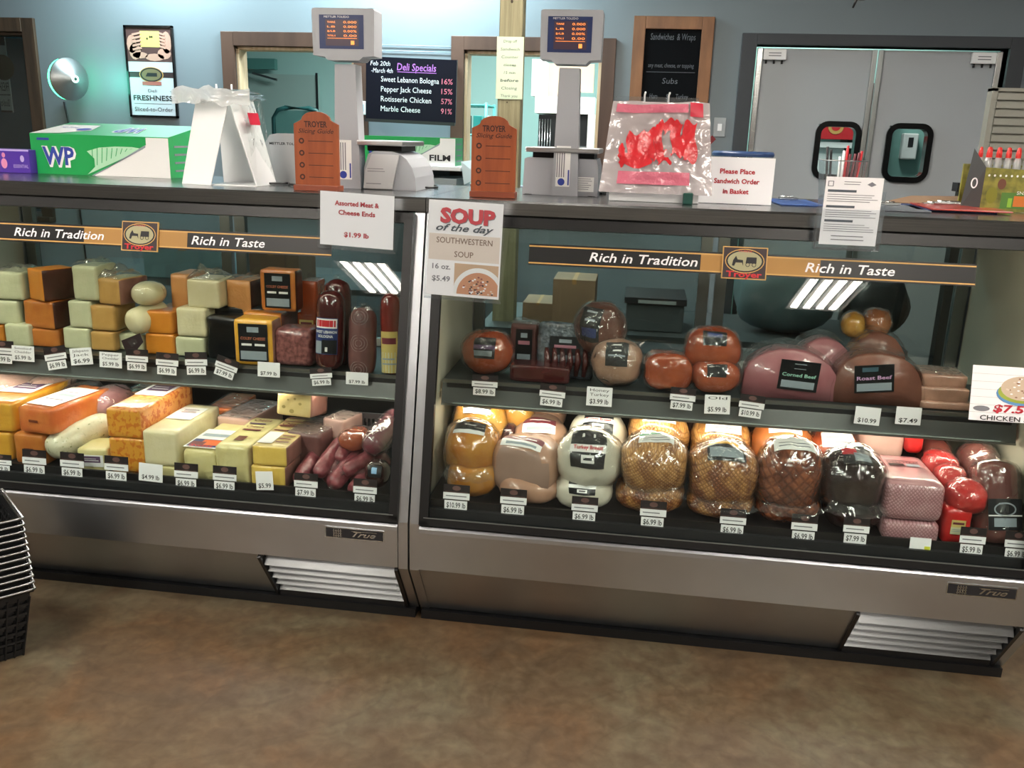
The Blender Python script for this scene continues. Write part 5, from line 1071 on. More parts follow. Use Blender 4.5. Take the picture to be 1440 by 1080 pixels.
def bagf(u, v, k=0):
    x = W*(-.10+1.2*u)*(1-.0*v); taper = 1-.12*v; x = W*.5+(x-W*.5)*(1.02-.16*v if True else 1)
    return (x, .0-.012+.05*v-.008*k+.012*nz((u*6, v*5, k), 1, 8)-.02*sin(pi*u)*.5, hb*.5+(ht-hb*.5)*v+.01*nz((u*3, 2, k), 1, 3)*v)
for k in range(3): one('plastic_bag', lambda m: m.grid(lambda u, v: bagf(u, v, k), 16, 14, bagm), t)
def rp(m):
    def patch(u0, u1, v0, v1, mm, n=8): m.grid(lambda a, b: (lambda p: (p[0], p[1]-.0025, p[2]))(bagf(u0+(u1-u0)*a, v0+(v1-v0)*b, 2.3)), n, n, mm)
    patch(.05, .78, .88, .97, pinkb); patch(.80, .93, .84, .99, redb, 4)
    # bold brush lettering as overlapping wavy strokes
    for (u0, u1, v0, v1) in ((.14, .20, .3, .52), (.20, .34, .34, .66), (.34, .46, .36, .7), (.46, .54, .38, .78), (.54, .66, .66, .80), (.62, .72, .42, .78), (.50, .62, .34, .46), (.74, .86, .36, .78), (.70, .78, .40, .62), (.14, .44, .30, .42)):
        m.grid(lambda a, b: (lambda p: (p[0], p[1]-.003-.0005*u0, p[2]))(bagf(u0+(u1-u0)*a+.015*sin(b*7), v0+(v1-v0)*b+.03*sin(a*6+u0*9), 2.3)), 6, 8, redbb)
    patch(.15, .8, .10, .24, pinkb)
one('red_printing', rp, t)
q = MB(); x0 = at(960, 285, .36).x; q.box(x0, x0+.03, .36, .39, H, H+.035, mat('bottle green', '#234a42', .3), bev=.003); tag(q.build('green_carton'), 'tiny dark green carton at the corner of the red printed bag stand', 'carton')
# red handle and blue-rimmed tub behind the sign
q = MB(); a, b_ = at(985, 212, .62), at(1004, 193, .62); q.bar(a, b_, .012, .018, mat('dark red handle', '#6e1c22', .35)); q.tube([Vector((a.x-.12, .62, H+.004)), a], .006, chrome, 6)
tag(q.build('red_handle_tool'), 'dark red handled tool leaning out beside the red printed bags', 'tool')
t = thing('clear_tub', 'clear tub with a blue rim behind the Sandwich Order sign', 'tub', (at(1040, 270, .72).x, .72, HT)); zt = Zp(1040, 213, .72)-H; u = (at(1050, 250, .72).x-at(1040, 250, .72).x)/10
one('tub_body', lambda m: m.lathe([(35*u, 0), (42*u, zt*.9)], acryl), t)
one('blue_rim', lambda m: m.lathe([(43*u, zt*.9), (44*u, zt*.95), (42*u, zt*1.0), (40*u, zt*.97), (41*u, zt*.9)], mat('navy rim', '#27406a', .35)), t)
# wire pen basket
t = thing('pen_cup', 'clear cup of pens with red and black tops behind the menu leaflets', 'cup', (at(1181, 262, .50).x, .50, HT)); u = (at(1191, 250, .5).x-at(1181, 250, .5).x)/10; zt = Zp(1181, 226, .5)-H
one('cup', lambda m: (m.add([(sx_*r_*u, sy_*20*u, z_) for r_, z_ in ((24, 0), (30, zt)) for sx_, sy_ in ((-1, -1), (1, -1), (1, 1), (-1, 1))], [(0, 1, 5, 4), (1, 2, 6, 5), (2, 3, 7, 6), (3, 0, 4, 7), (3, 2, 1, 0)], acryl), m.tube([(-30*u, -20*u, zt), (30*u, -20*u, zt), (30*u, 20*u, zt), (-30*u, 20*u, zt), (-30*u, -20*u, zt)], .0015, alum, 4)), t)
pens = [(-24, .04, ink), (-18, .032, ink), (-4, .012, l_wht), (0, .03, l_wht), (5, .045, redp), (10, .02, l_mar), (16, .022, l_mar), (22, .025, l_mar), (26, .03, redp)]
for k, (dx, h2, mm) in enumerate(pens):
    q = MB(); q.tube([(at(1181, 262, .5).x+dx*u*.7, .5, HT+.001), (at(1181, 262, .5).x+dx*u, .5+.004*(k % 3), HT+zt+h2)], .004, mm, 6); pp = ('leftmost', 'second', 'third', 'fourth', 'fifth', 'sixth', 'seventh', 'eighth', 'rightmost')[k]
    tag(q.build('pen'), f'{pp} pen from the left in the clear cup, {("black" if mm is ink else "white" if mm is l_wht else "red" if mm is redp else "maroon")}', 'pen', 'pens in the clear cup')
# clipboards
def clip(label, px0, px1, y0, y1, mm, z=0, rz=0):
    a, b_ = at(px0, 280, y0).x, at(px1, 280, y0).x; t = thing('clipboard', label, 'clipboard', ((a+b_)/2, (y0+y1)/2, HT+z), rz); w_ = (b_-a)/2; d = (y1-y0)/2
    one('board', lambda m: m.box(-w_, w_, -d, d, 0, .005, mm, bev=.002), t); one('metal_clip', lambda m: (m.box(-w_*.45, w_*.45, d*.6, d*.8, .0055, .013, chrome, bev=.002), m.tube([(-w_*.3, d*.85, .013), (w_*.3, d*.85, .013)], .004, chrome, 6)), t)
clip('blue clipboard lying left of the menu leaflets', 1096, 1160, .50, .78, mat('blue board', '#31508c', .4), rz=.05)
clip('grey clipboard lying right of the menu leaflets', 1232, 1318, .42, .70, mat('grey board', '#5b6066', .4), rz=-.08)
clip('red clipboard on the right counter before the snack box', 1318, 1432, .46, .76, mat('red board', '#9a2418', .35, coat=.4), z=.0055, rz=-.06)
clip('navy clipboard under the red clipboard', 1300, 1412, .48, .78, mat('navy board', '#20305a', .4), rz=-.10)
q = MB(); x0, x1 = X_(1245, .82), X_(1375, .82); q.add([(x0, .82, 0), (x1, .8, 0), (x1, .93, 0), (x0+.12, .93, 0), (x0, .82, .006), (x1, .8, .006), (x1, .93, .03), (x0+.12, .93, .025)], [(3, 2, 1, 0), (4, 5, 6, 7), (0, 1, 5, 4), (1, 2, 6, 5), (2, 3, 7, 6), (3, 0, 4, 7)], cardb)
tag(q.build('cardboard_sheet', loc=(0, 0, HT)), 'flat brown cardboard lying behind the clipboards', 'cardboard')
# seasoning display box
Y = .62; x0 = at(1362, 290, Y).x; t = thing('seasoning_display', 'open printed display carton of jars at the right end of the counter', 'display box', (x0, Y, HT)); u = (at(1420, 250, Y).x-at(1410, 250, Y).x)/10; hh = Zp(1380, 232, Y)-H
olive = mat('olive print', '#5a5a28', .45, 0, '#8f8a3a', 30); 
one('tray', lambda m: (m.prism([(16*u, 0), (110*u, 0), (110*u, hh*.9), (16*u, hh*.95)], 0, .01, olive), m.add([(0, .08, 0), (16*u, 0, 0), (16*u, 0, hh*.95), (8*u, .08, hh*1.35)], [(0, 1, 2, 3)], mat('dark carton side', '#3a3634', .5)), m.box(8*u, 110*u, .15, .16, 0, hh, olive), m.box(10*u, 110*u, .01, .15, 0, .003, olive)), t)
one('printing', lambda m: (m.ring(6*u, hh*.6, 5*u, 8*u, 2*u, .02, paper), m.rect(44*u, 100*u, .01, hh*.42, -.001, mat('veg green print', '#4e7a32', .5)), m.rect(62*u, 90*u, hh*.12, hh*.35, -.002, mat('salad print', '#c9702a', .5)), m.text('SNACK', 78*u, hh*.42, .01, -.0025, l_wht, w=26*u), m.disc(30*u, hh*.35, 8*u, 12*u, -.001, mat('mustard print', '#7a7a20', .5)), m.disc(42*u, hh*.6, 6*u, 8*u, -.001, mat('beet print', '#6a4030', .5)), [m.disc((22+8*k)*u, hh*.78, 1.6*u, 1.8*u, -.0015, l_wht, 8) for k in range(11)], m.rect(54*u, 60*u, hh*.1, hh*.3, -.002, mat('lime print', '#8ab83a', .5))), t)
for k in range(6):
    for r_ in range(2):
        jx, jy = x0+(24+14*k)*u, Y+.045+.07*r_; j = thing('seasoning_jar', f'{("front" if r_ == 0 else "back")} row red-capped jar, {("first", "second", "third", "fourth", "fifth", "sixth")[k]} from the left in the display carton', 'jar', (jx, jy, HT+.0035), 0, 'red capped jars in the display carton')
        zt = Zp(1400, 222, Y)-H
        one('jar_body', lambda m: m.lathe([(0, 0), (5.5*u, 0), (5.5*u, zt*.8), (3.4*u, zt*.98), (0, zt)], film('jar plastic', '#e8eaea', .15, .45, .1, dcol='#cfd2d2'), 12), j); one('red_cap', lambda m: m.lathe([(3.4*u, zt*.94), (3.4*u, zt*1.05), (2.2*u, zt*1.16), (0, zt*1.18)], mat('cap red', '#cf2a24', .35), 10), j)
# slatted gondola back at right edge
t = thing('slatted_shelf_back', 'grey ribbed metal shelving panel standing behind the right end of the counter', 'shelving', (at(1385, 240, 1.25).x, 1.25, 0)); zt = at(1400, 128, 1.25).z
gg = mat('shelving grey', '#85867e', .5)
one('frame', lambda m: (m.box(0, .9, .012, .03, 0, zt, gg), m.box(-.02, .0, 0, .05, 0, zt+.01, gg), m.box(-.02, .9, 0, .05, zt, zt+.012, gg)), t)
for k in range(24): one('rib', lambda m: m.box(0.002, .9, 0, .012, zt-.03-.03*k, zt-.008-.03*k, gg), t)
q = MB(); a = at(1358, 262, 1.15); q.box(a.x-.02, a.x+.012, 1.14, 1.19, 0, a.z, black); q.box(a.x-.035, a.x+.012, 1.13, 1.19, a.z-.02, a.z+.012, black); tag(q.build('black_stand'), 'black upright stand behind the seasoning display', 'stand')
# ================================================================ BACK WALL THINGS
# fly light
c = at(97, 112, WY-.12); t = thing('wall_light', 'round cone-shaped steel wall light with a green glowing rim at left', 'light', M=frameM((c.x-.02, WY-.15, c.z), (.42, .907, 0), (0, 0, 1)))
MR = Matrix.Rotation(pi/2, 4, 'X')
t.scale = (.76, .76, .76)
one('wall_arm', lambda m: m.tube([(.06, .0, 0), (.16, -.03, -.0)], .02, dark, 8), t)
one('back_drum', lambda m: m.lathe([(.0, 0), (.13, 0), (.15, .04), (.15, .05)], dark, 32, M=MR), t)
one('glow_rim', lambda m: m.lathe([(.15, .05), (.165, .055), (.165, .085), (.15, .09)], mat('green glow', '#4dffb0', .4, emit=6), 32, M=MR), t)
one('cone', lambda m: m.lathe([(.17, .088), (.165, .10), (.028, .17)], mat('spun steel', '#b4b8b8', .38, 1), 40, M=MR), t)
one('hub', lambda m: (m.lathe([(.03, .168), (.03, .176), (.014, .178)], mat('hub glow', '#d8fff0', .4, emit=1.5), 20, M=MR), m.lathe([(.014, .176), (.0, .177)], dark, 16, M=MR)), t)
q = MB(); a, b_ = at(90, 143, WY-.01), at(98, 180, WY-.01); q.tube([a, b_, (b_.x+.03, WY-.01, .4)], .006, dark, 6); bpy.context.view_layer.update(); q.build('light_cord', t, M=t.matrix_world.inverted())
l = bpy.data.lights.new('green_glow', 'POINT'); l.energy = 2.2; l.color = (.15, 1, .7); l.shadow_soft_size = .08; o = bpy.data.objects.new('green_glow', l); C.objects.link(o); o.location = (c.x+.27, WY-.14, c.z)
# poster
a, b_ = at(172, 35, WY-.02), at(250, 166, WY-.02); a2 = at(184, 166, WY-.02)
x0, x1, z1, z0 = (a.x+a2.x)/2, b_.x, a.z, b_.z; W, hh = x1-x0, z1-z0
t = thing('framed_poster', 'black framed Deli Freshness poster with hands holding cheese', 'poster', (x0, WY-.02, z0))
one('frame', lambda m: (m.box(0, W, 0, .02, 0, .012, blackg), m.box(0, W, 0, .02, hh-.012, hh, blackg), m.box(0, .012, 0, .02, 0, hh, blackg), m.box(W-.012, W, 0, .02, 0, hh, blackg)), t)
def po(m):
    m.box(.01, W-.01, .008, .016, .01, hh-.01, mat('poster grey', '#b9c0c8', .5)); skin = mat('skin print', '#b08a7a', .6)
    m.rect(.012, W-.012, hh*.61, hh-.012, .0075, mat('poster brown', '#4a3230', .6)); m.rect(W*.32, W*.72, hh*.77, hh*.94, .007, mat('cheese print', '#cfc76a', .6)); 
    for (a, b, c, d) in ((.14, .8, .1, .1), (.2, .72, .12, .09), (.86, .82, .1, .12), (.8, .70, .14, .06), (.3, .68, .16, .035), (.6, .66, .2, .04)): m.disc(W*a, hh*b, W*c, hh*d, .0066, skin, 12)
    for k in range(5): m.bar((W*.16, .006, hh*(.74+.04*k)), (W*.34, .006, hh*(.76+.04*k)), .004, hh*.022, skin); m.bar((W*.84, .006, hh*(.76+.035*k)), (W*.72, .006, hh*(.78+.035*k)), .004, hh*.022, skin)
    for q_ in (.47, .53, .57): m.disc(W*q_, hh*(.86+.02*(q_ > .5)), .006, .006, .0055, ink, 8)
    m.rect(.012, W-.012, hh*.44, hh*.50, .0072, brownc); m.disc(W*.5, hh*.47, W*.25, hh*.085, .0068, gold, 28); m.disc(W*.5, hh*.47, W*.235, hh*.078, .0064, ink, 28); m.disc(W*.5, hh*.47, W*.2, hh*.064, .006, mat('oval print', '#6c6346', .6), 28); m.rect(W*.3, W*.7, hh*.355, hh*.395, .0062, mat('red banner', '#9c5a52', .5))
    m.poly([(W*.38, hh*.45), (W*.42, hh*.49), (W*.62, hh*.49), (W*.62, hh*.45)], .0058, ink)
    m.text('Deli', W*.5, hh*.295, hh*.032, .0068, ink, w=W*.18); m.text('FRESHNESS', W*.5, hh*.215, hh*.055, .0068, ink, w=W*.82, bold=.02); m.rect(W*.1, W*.88, hh*.15, hh*.154, .0068, ink); m.text('Sliced-to-Order', W*.5, hh*.09, hh*.045, .0068, ink, w=W*.8)
one('print', po, t)
# deli specials board (stands off the wall)
YB = 2.95; a, b_ = at(513, 79, YB), at(640, 172, YB); W, hh = b_.x-a.x, a.z-b_.z
t = thing('specials_board', 'navy Deli Specials chalkboard with handwritten discounts', 'chalkboard', M=frameM((a.x, YB, b_.z), (1, 0, -.02), (0, .0, 1)))
one('panel', lambda m: (m.box(0, W, 0, .02, 0, hh, chalkn), m.box(0, W, -.02, .0, -.01, .008, dark)), t)
wt, pk = mat('chalk white', '#e4e6ee', .7), mat('chalk pink', '#e07890', .7)
def po(m):
    m.text('Feb 20th', W*.16, hh*.90, hh*.07, -.001, wt, w=W*.22, shear=.15); m.text('-March 4th', W*.18, hh*.79, hh*.07, -.001, wt, w=W*.24, shear=.15)
    m.text('Deli Specials', W*.56, hh*.86, hh*.11, -.001, mat('chalk violet', '#b070c8', .7), w=W*.43, shear=.1, bold=.01); m.rect(W*.35, W*.78, hh*.775, hh*.785, -.001, mat('chalk violet', '#b070c8', .7))
    for k, (s_, c_, w_) in enumerate((('Sweet Lebanon Bologna', '16%', .64), ('Pepper Jack Cheese', '15%', .56), ('Rotisserie Chicken', '57%', .56), ('Marble Cheese', '91%', .44))):
        z_ = hh*(.66-.155*k); m.text(s_, W*.17, z_, hh*.085, -.001, wt, w=W*w_, align='LEFT'); m.text(c_, W*.90, z_, hh*.085, -.001, pk, w=W*.12)
one('chalk_writing', po, t)
one('hanger', lambda m: (m.box(.04, .06, .02, WY-YB, hh-.03, hh-.01, dark), m.box(W-.06, W-.04, .02, WY-YB, hh-.03, hh-.01, dark)), t)
# small white box on window frame
q = MB(); a = at(511, 152, WY-.03); q.box(a.x-.025, a.x+.02, WY-.055, WY-.026, a.z-.04, a.z+.04, white, bev=.005); q.box(a.x-.015, a.x+.01, WY-.058, WY-.054, a.z-.02, a.z+.02, mat('pale blue print', '#8fb0c8', .5)); tag(q.build('wall_thermostat'), 'small white device on the window casing beside the specials board', 'thermostat')
# conduits
for k, py in enumerate((63, 71)):
    a, b_ = at(531, py, WY-.01), at(640, py+3, WY-.01); q = MB(); q.tube([a, b_], .003, mat('conduit', '#8fa3ae', .5), 6); tag(q.build('conduit'), ('upper' if k == 0 else 'lower')+' thin grey conduit on the wall above the specials board', 'conduit')
# timber post and note
a, b_ = at(703, 0, 1.9), at(736, 0, 1.9); W = b_.x-a.x
t = thing('timber_post', 'pale treated timber post rising behind the counter', 'post', (a.x, 1.9, 0))
one('shaft', lambda m: m.box(0, W, 0, W, 0, 2.9, post_w, bev=.004), t); k_ = at(720, 2, 1.9)
one('knot', lambda m: (m.disc(k_.x-a.x, k_.z, .006, .008, -.0012, mat('knot', '#2e2412', .7), 10), m.disc(k_.x-a.x-.01, 1.7, .003, .004, -.0012, mat('knot', '#2e2412', .7), 8)), t)
a, b_ = at(697, 139, 1.895), at(737, 52, 1.895); W, hh = b_.x-a.x, b_.z-a.z
def po(m, W, hh):
    gi = mat('pencil grey', '#5a6660', .7)
    for k, (s_, w_) in enumerate((('Drop off', .6), ('Sandwich', .85), ('Counter', .75), ('closes', .55), ('15 min', .5), ('before', .8), ('Closing', .7), ('Thank you', .75))): m.text(s_, W*.5, hh*(.93-.125*k), hh*.045, -.001, gi, w=W*w_*.85, shear=.1, bold=.015 if s_ == 'before' else 0)
card('paper_note', 'pale green handwritten note pinned to the timber post', 'note', a, W, hh, po, base=paper_g)
# sandwich chalkboard
a, b_ = at(892, 22, WY-.03), at(1006, 25, WY-.03); W = b_.x-a.x; z0 = at(985, 222, WY-.03).z; hh = a.z-z0
t = thing('menu_board', 'tall wood-framed black chalkboard beside the traffic doors', 'chalkboard', (a.x, WY-.03, z0))
one('frame', lambda m: (m.box(0, .07, 0, .03, 0, hh, boardw, bev=.003), m.box(W-.07, W, 0, .03, 0, hh, boardw, bev=.003), m.box(.07, W-.07, 0, .03, hh-.07, hh, boardw, bev=.003), m.box(.07, W-.07, 0, .03, 0, .07, boardw, bev=.003)), t)
one('slate', lambda m: m.box(.06, W-.06, .012, .02, .06, hh-.06, chalk), t)
def po(m):
    cg = mat('faint chalk', '#5b5f66', .8)
    for s_, z_, w_, hh_ in (('Sandwiches  & Wraps', .86, .8, .045), ('any meat, cheese, or topping', .66, .82, .03), ('Subs', .55, .28, .04), ('Ham       $      Turkey', .44, .7, .035), ('Bun  Wheat or Wrap', .36, .75, .035), ('Pickle  Chips', .2, .6, .03)): m.text(s_, W*.5, hh*z_, hh*hh_, .0112, cg, w=(W-.14)*w_, shear=.1)
    m.rect(.09, W-.09, hh*.61, hh*.613, .0112, cg)
one('chalk_writing', po, t)
q = MB(); a = at(1012, 179, WY-.01); q.box(a.x-.035, a.x+.035, WY-.008, WY, a.z-.055, a.z+.055, mat('switch plate', '#9aa0a3', .4), bev=.003); o = q.build('light_switch'); tag(o, 'grey wall switch plate between the menu board and the doors', 'switch')
q = MB(); q.box(a.x-.012, a.x+.012, WY-.013, WY-.008, a.z-.02, a.z+.02, white); q.build('rocker', o)
# hanging clip at the top edge
a = at(1206, 0, 1.6); q = MB(); q.tube([(a.x, 1.6, 2.9), (a.x, 1.6, a.z+.02)], .003, black, 6); q.box(a.x-.0, a.x+.03, 1.59, 1.62, a.z+.0, a.z+.09, black); q.tube([(a.x, 1.6, a.z+.02), (a.x-.015, 1.6, a.z-.03)], [.008, .004], black, 6)
tag(q.build('hanging_clip'), 'black clip hanging from above at the top picture edge', 'hook')
# wall shelf with second film box and cabinet below
YS2 = 2.72; a, b_ = at(505, 232, YS2), at(648, 236, YS2)
t = thing('wall_shelf', 'white wall shelf holding the second green film box', 'shelf', (a.x, YS2, 0))
one('shelf_board', lambda m: m.box(0, b_.x-a.x, 0, WY-YS2, a.z-.015, a.z+.01, white, bev=.003), t); one('bent_end', lambda m: m.add([(b_.x-a.x, 0, a.z+.04), (b_.x-a.x, .4, a.z+.04), (b_.x-a.x+.04, .4, a.z-.06), (b_.x-a.x+.02, 0, a.z-.09)], [(0, 1, 2, 3)], white), t)
x0 = at(508, 225, YS2+.02).x; x1 = at(640, 225, YS2+.02).x
wp_box('second green and white film box on the wall shelf below the specials board', x0, x1, YS2+.02, .22, a.z+.011, at(560, 192, YS2).z-a.z-.01, True)
t = thing('back_cabinet', 'light grey cabinet against the wall under the shelf', 'cabinet', (at(568, 250, 2.75).x, 2.75, 0)); W = at(642, 250, 2.75).x-at(568, 250, 2.75).x
one('carcass', lambda m: m.box(0, W, 0, WY-2.75, 0, a.z-.06, mat('cabinet grey', '#8c979b', .5), bev=.004), t); one('cabinet_door', lambda m: m.box(.01, W-.01, -.015, 0, .1, a.z-.09, mat('cabinet grey', '#8c979b', .5), bev=.003), t); one('handle', lambda m: m.tube([(W-.03, -.03, .9), (W-.03, -.03, 1.05)], .006, alum, 6), t)
# ---- rooms behind the windows
t = thing('far_door', 'pale grey door with a closer in the teal room behind the left window', 'door', (at(350, 150, 6.5).x, 6.5, 0)); W = at(448, 150, 6.5).x-at(350, 150, 6.5).x
one('leaf', lambda m: m.box(0, W, 0, .05, 0, 2.08, mat('far door grey', '#93aaa6', .5)), t); one('door_closer', lambda m: (m.box(-.05, .32, -.08, 0, 2.12, 2.22, mat('closer teal', '#4d7f7a', .5)), m.bar((.1, -.1, 2.08), (.35, -.1, 2.02), .03, .02, alum)), t); one('edge_strip', lambda m: m.box(W-.02, W, -.01, 0, 0, 2.1, dark), t)
def chair(px, label):
    x = at(px, 160, 4.7).x; t = thing('metal_chair', label, 'chair', (x, 4.7, 0)); cm = mat('dark teal metal', '#1f4a4a', .4)
    zt = at(px, 152, 4.7).z
    one('back_frame', lambda m: m.tube([(-.2, 0, .45), (-.2, 0, zt-.08), (-.16, 0, zt-.02), (-.1, 0, zt), (.1, 0, zt), (.16, 0, zt-.02), (.2, 0, zt-.08), (.2, 0, .45)], .02, cm, 8), t)
    one('backrest', lambda m: m.box(-.18, .18, -.01, .01, zt-.28, zt-.02, mat('teal vinyl', '#5f8f8a', .5)), t); one('seat', lambda m: m.box(-.21, .21, -.42, .02, .62, .66, cm, bev=.01), t)
    for sx_, sy_ in ((-.19, -.4), (.19, -.4), (-.19, 0), (.19, 0)): one('leg', lambda m: m.tube([(sx_, sy_, 0), (sx_, sy_, .63)], .013, cm, 6), t)
chair(418, 'dark teal metal chair back seen through the left window')
# right window: rack, hood, oven
YK = 4.2
t = thing('wire_rack', 'teal lit wire shelving seen through the middle window', 'shelving', (at(664, 200, YK+.6).x-.25, YK+.6, 0)); rk = mat('rack teal', '#3f9a94', .4)
W = at(712, 200, YK+.6).x-at(650, 200, YK+.6).x
for sx_ in (0, W):
    for sy_ in (0, .4): one('upright', lambda m: m.tube([(sx_, sy_, 0), (sx_, sy_, 1.80)], .012, rk, 6), t)
for z_ in (.4, .8, 1.2, 1.55, 1.78):
    one('wire_shelf', lambda m: (m.tube([(0, 0, z_), (W, 0, z_), (W, .4, z_), (0, .4, z_), (0, 0, z_)], .008, rk, 5), [m.tube([(W*k/10, 0, z_), (W*k/10, .4, z_)], .004, rk, 4) for k in range(1, 10)]), t)
for k in range(4):
    q = MB(); q.box(0, .07, 0, .1, 0, .14, (white, dark, mat('teal jar', '#2d8a86', .4), white)[k], bev=.004); xx = at(664, 200, YK+.6).x-.25+.04+.1*k
    tag(q.build('rack_item', loc=(xx, YK+.68, 1.562)), ('first', 'second', 'third', 'fourth')[k]+' small container from the left on the teal wire rack', 'container', 'containers on the wire rack')
t = thing('kitchen_hood', 'white vented hood over dark equipment seen through the right half of the middle window', 'hood', (at(752, 150, YK).x, YK, 0)); zA, zB = at(800, 160, YK).z, at(800, 136, YK).z; zC = at(800, 84, YK).z; W = at(838, 150, YK).x-at(752, 150, YK).x
hw_ = mat('hood white', '#f2f2ee', .4, emit=.0)
one('hood_body', lambda m: m.box(0, W*.98, 0, .6, zA, zB, hw_), t); one('side_panel', lambda m: m.box(W*.88, W*1.0, .0, .6, zA-.3, zA, hw_), t)
one('flue', lambda m: m.prism([(-.03, zB), (W*.12, zB), (W*.12, zC), (-.03, zC+.0)], .0, .4, hw_), t); one('arch_panel', lambda m: m.prism([(W*.12, zB), (W*.62, zB), (W*.62, zB+.05), (W*.9, zB+.05), (W*.9, zC), (W*.12, zC)], .35, .4, mat('beige board', '#b39a84', .6)), t)
one('tall_lit_door', lambda m: m.box(W*1.02, W*1.14, -.0, .02, 1.02, zC+.05, hw_), t)
q = at(722, 190, YK-.1); t = thing('black_oven', 'black oven under the white hood', 'oven', (at(756, 190, YK).x, YK-.02, 1.0)); W2 = at(832, 190, YK).x-at(756, 190, YK).x; hz_ = zA-1.0-.01
one('oven_body', lambda m: m.box(0, W2, .05, .5, 0, hz_, mat('oven black', '#1c2022', .3)), t); one('oven_rail', lambda m: [m.tube([(W2*(.03+.05*k), .03, .05), (W2*(.03+.05*k), .03, hz_-.03)], .004, chrome, 5) for k in range(5)], t); one('control_panel', lambda m: (m.box(W2*.62, W2*.9, .04, .05, hz_*.3, hz_*.7, mat('oven grey', '#70787a', .4)), m.box(W2*.62, W2*.85, .035, .045, hz_*.02, hz_*.25, white)), t)
q = MB(); q.box(at(745, 230, YK-.1).x, at(850, 230, YK-.1).x, YK-.08, YK+.7, .86, 1.0, steel); tag(q.build('steel_worktable'), 'steel worktable carrying the black oven', 'table')
# ---- things behind the cases, seen through the rear panes
t = thing('prep_table', 'low steel prep table behind the right case', 'table', (.0, 1.75, 0)); one('table_top', lambda m: m.box(-.1, 1.9, 0, .7, .62, .65, mat('dull steel', '#5b6163', .45, .6)), t)
one('undershelf', lambda m: m.box(-.05, 1.85, .05, .65, .2, .22, alum), t)
for sx_, sy_ in ((-.07, .03), (1.87, .03), (-.07, .67), (1.87, .67)): one('leg', lambda m: m.tube([(sx_, sy_, 0), (sx_, sy_, .62)], .02, alum, 8), t)
def carton(label, px0, px1, py0, Y, z, d=.25, m_=cardb, lab=True):
    a, b_ = at(px0, py0, Y), at(px1, py0, Y); t = thing('cardboard_box', label, 'box', (a.x, Y, z)); W, h_ = b_.x-a.x, a.z-z
    one('carton', lambda m: m.box(0, W, 0, d, 0, h_, m_, bev=.003), t); one('tape', lambda m: m.box(W*.45, W*.55, -.0008, d, h_*.9, h_+.0006, tanp), t)
    if lab: one('shipping_label', lambda m: (m.rect(W*.62, W*.9, h_*.12, h_*.32, -.0008, paper), lines(m, W*.64, W*.88, h_*.14, h_*.3, 3, inkg, -.0012)), t)
carton('brown cardboard box behind the right case pane, left of the printer', 778, 838, 392, 1.85, .651)
carton('second cardboard box under the dark bottle shape behind the right case', 735, 778, 425, 1.9, .651, lab=False)
t = thing('black_printer', 'dark grey boxy printer with a light strip behind the right case', 'printer', (at(880, 440, 1.85).x, 1.85, .651)); W = at(962, 440, 1.85).x-at(880, 440, 1.85).x; h_ = at(920, 428, 1.85).z-.651
one('printer_body', lambda m: m.box(0, W, 0, .3, 0, max(.1, h_), mat('printer grey', '#4a5052', .5), bev=.006), t); one('top_cover', lambda m: m.box(-.01, W+.01, -.01, .31, max(.1, h_), max(.1, h_)+.03, ink), t); one('light_strip', lambda m: m.box(W*.2, W*.85, -.013, -.009, max(.1, h_)+.004, max(.1, h_)+.02, mat('grey strip', '#9aa0a0', .5)), t)
def trashbag(label, px, py, Y, rx_, rz_, m_):
    c = at(px, py, Y); q = MB(); sd = len(label)
    def f(u, v): a = 2*pi*u; g = pi*v; r_ = sin(g)**.7*(1+.2*nz((cos(a)*2, sin(a)*2, v*4), 1, sd)); return (rx_*r_*cos(a), rx_*.7*r_*sin(a), rz_*(1-cos(g)))
    q.grid(f, 20, 12, m_, closed_u=True); o = q.build('filled_bag', loc=(c.x, Y, .652)); return tag(o, label, 'bag')
trashbag('large slate grey filled bag behind the right case, right of the centre bars', 1105, 440, 2.05, .26, .19, mat('slate bag', '#56686a', .35, bump=.4, bscale=10))
trashbag('dark filled bag beside the slate grey one behind the right case', 1230, 440, 2.1, .15, .15, mat('dark bag', '#22292b', .35, bump=.4, bscale=10))
t = thing('prep_table', 'low steel prep table behind the left case', 'table', (-2.6, 2.0, 0)); one('table_top', lambda m: m.box(0, 2.2, 0, .7, .72, .75, mat('dull steel', '#5b6163', .45, .6)), t)
for sx_, sy_ in ((.03, .03), (2.17, .03), (.03, .67), (2.17, .67)): one('leg', lambda m: m.tube([(sx_, sy_, 0), (sx_, sy_, .72)], .02, alum, 8), t)
carton('dark cardboard box behind the left case, right of the middle', 340, 420, 352, 2.05, .751, m_=mat('dark cardboard', '#5b4a3c', .7))
carton('slate coloured box behind the left case between cheese stacks', 200, 312, 345, 2.05, .751, m_=mat('slate carton', '#5c7a80', .6), lab=False)
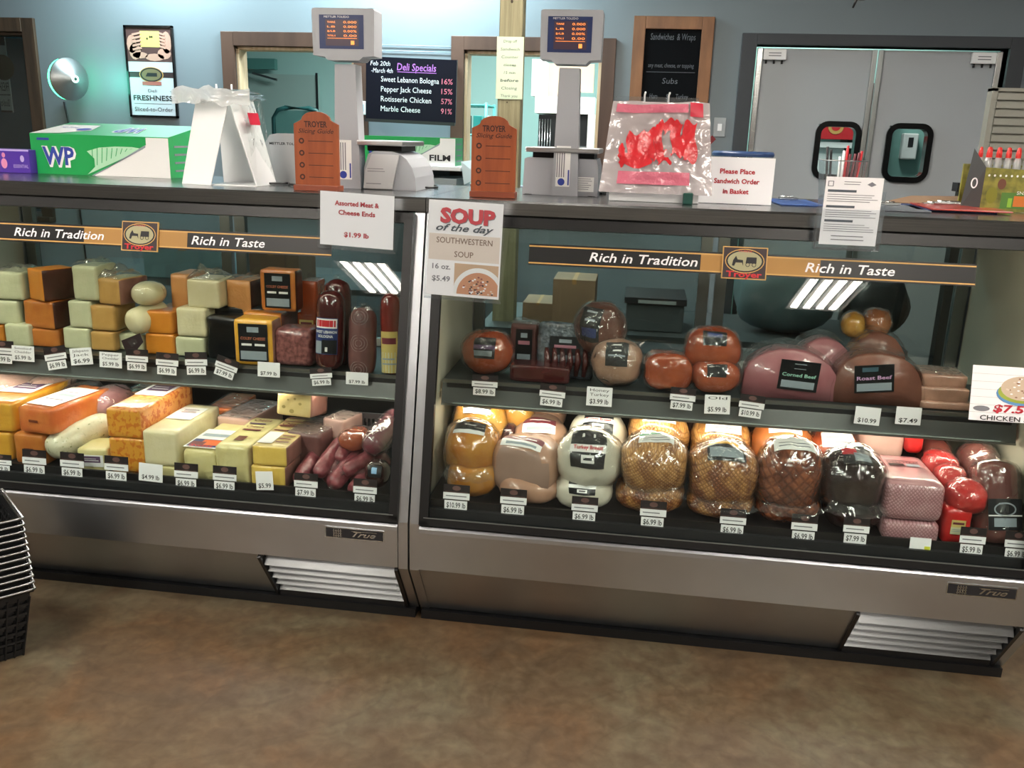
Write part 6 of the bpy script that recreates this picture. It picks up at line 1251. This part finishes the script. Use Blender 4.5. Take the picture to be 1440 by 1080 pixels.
# ================================================================ BASKET STACK
wire = mat('basket wire', '#b9bcc0', .3, 1); bpl = mat('basket black plastic', '#0f1012', .45)
BW, BL, BH = .36, .25, .215
def basket_mesh(full=True):
    t = bpy.data.objects.new('shopping_basket', None); C.objects.link(t)
    def P(u, z, s=1): # perimeter point
        k = .80+.20*z/BH; w_, l_ = BW/2*k*s, BL/2*k*s; u %= 4; i = int(u); f = u-i; c = [(-w_, -l_), (w_, -l_), (w_, l_), (-w_, l_)]; a, b_ = c[i], c[(i+1) % 4]; return (a[0]+(b_[0]-a[0])*f, a[1]+(b_[1]-a[1])*f, z)
    q = MB()
    q.add([P(i, BH-.03) for i in range(4)]+[P(i, BH) for i in range(4)], [(i, (i+1) % 4, 4+(i+1) % 4, 4+i) for i in range(4)], bpl)
    q.add([P(i, 0) for i in range(4)]+[P(i, .02) for i in range(4)], [(3, 2, 1, 0)]+[(i, (i+1) % 4, 4+(i+1) % 4, 4+i) for i in range(4)], bpl)
    if full:
        for i in range(4):
            n_ = 12 if i % 2 == 0 else 9
            for k in range(n_+1): q.bar(P(i+k/n_*.999, .0), P(i+k/n_*.999, BH-.02), .008, .004, bpl, up=(0, 0, 1) if False else (1, .3, 0))
            for z_ in (.05, .08, .11, .14, .17): q.bar(P(i, z_), P(i+.999, z_), .004, .007, bpl)
    q.box(-BW/2*.78, BW/2*.78, -BL/2*.78, BL/2*.78, 0, .004, bpl)
    q.build('basket_body', t)
    q = MB(); q.tube([P(i, BH, 1.03) for i in (0, 1, 2, 3, 4)], .006, bpl, 6); q.build('rim', t)
    q = MB(); r_ = 1.06; pts = [P(0, BH+.004, r_), P(.05, BH+.004, r_), P(.95, BH+.004, r_), P(1, BH+.004, r_), P(1.5, BH+.002, r_*1.0)]; q.tube(pts, .0035, wire, 6)
    q.tube([P(1, BH+.006, r_), P(2, BH+.006, r_), P(3, BH+.006, r_), P(4, BH+.006, r_)], .0035, wire, 6); q.build('wire_handle', t)
    return t
BX, BY, BR = -1.205, -.20, radians(48)
BX = -1.055-(BW/2*1.05*cos(BR)+BL/2*1.05*sin(BR)*1.0) ; BY = -.296-(BW/2*sin(BR)-BL/2*cos(BR))*1.05
ords = ['bottom', 'second', 'third', 'fourth', 'fifth', 'sixth', 'seventh', 'eighth', 'ninth', 'tenth', 'eleventh', 'topmost']
proto = basket_mesh(True); src = proto
for k in range(12):
    if k == 0: o = proto
    else:
        o = src.copy(); C.objects.link(o)
        for c_ in list(src.children): d = c_.copy(); C.objects.link(d); d.parent = o
    o.location = (BX-.0022*k, BY+.0016*k, .001+.0195*k); o.rotation_euler = (0, 0, BR)
    tag(o, f'black shopping basket with wire handle, {ords[k]} of the stack at lower left'+(' counting up' if 0 < k < 11 else ''), 'basket', 'shopping baskets stacked at the lower left')
q = MB(); a = at(7, 850, -.36); b_ = at(15, 912, -.33); q.tube([(BX+.02, BY-.2, .2), (BX+.03, BY-.2, .01)], .004, wire, 6)
q = None
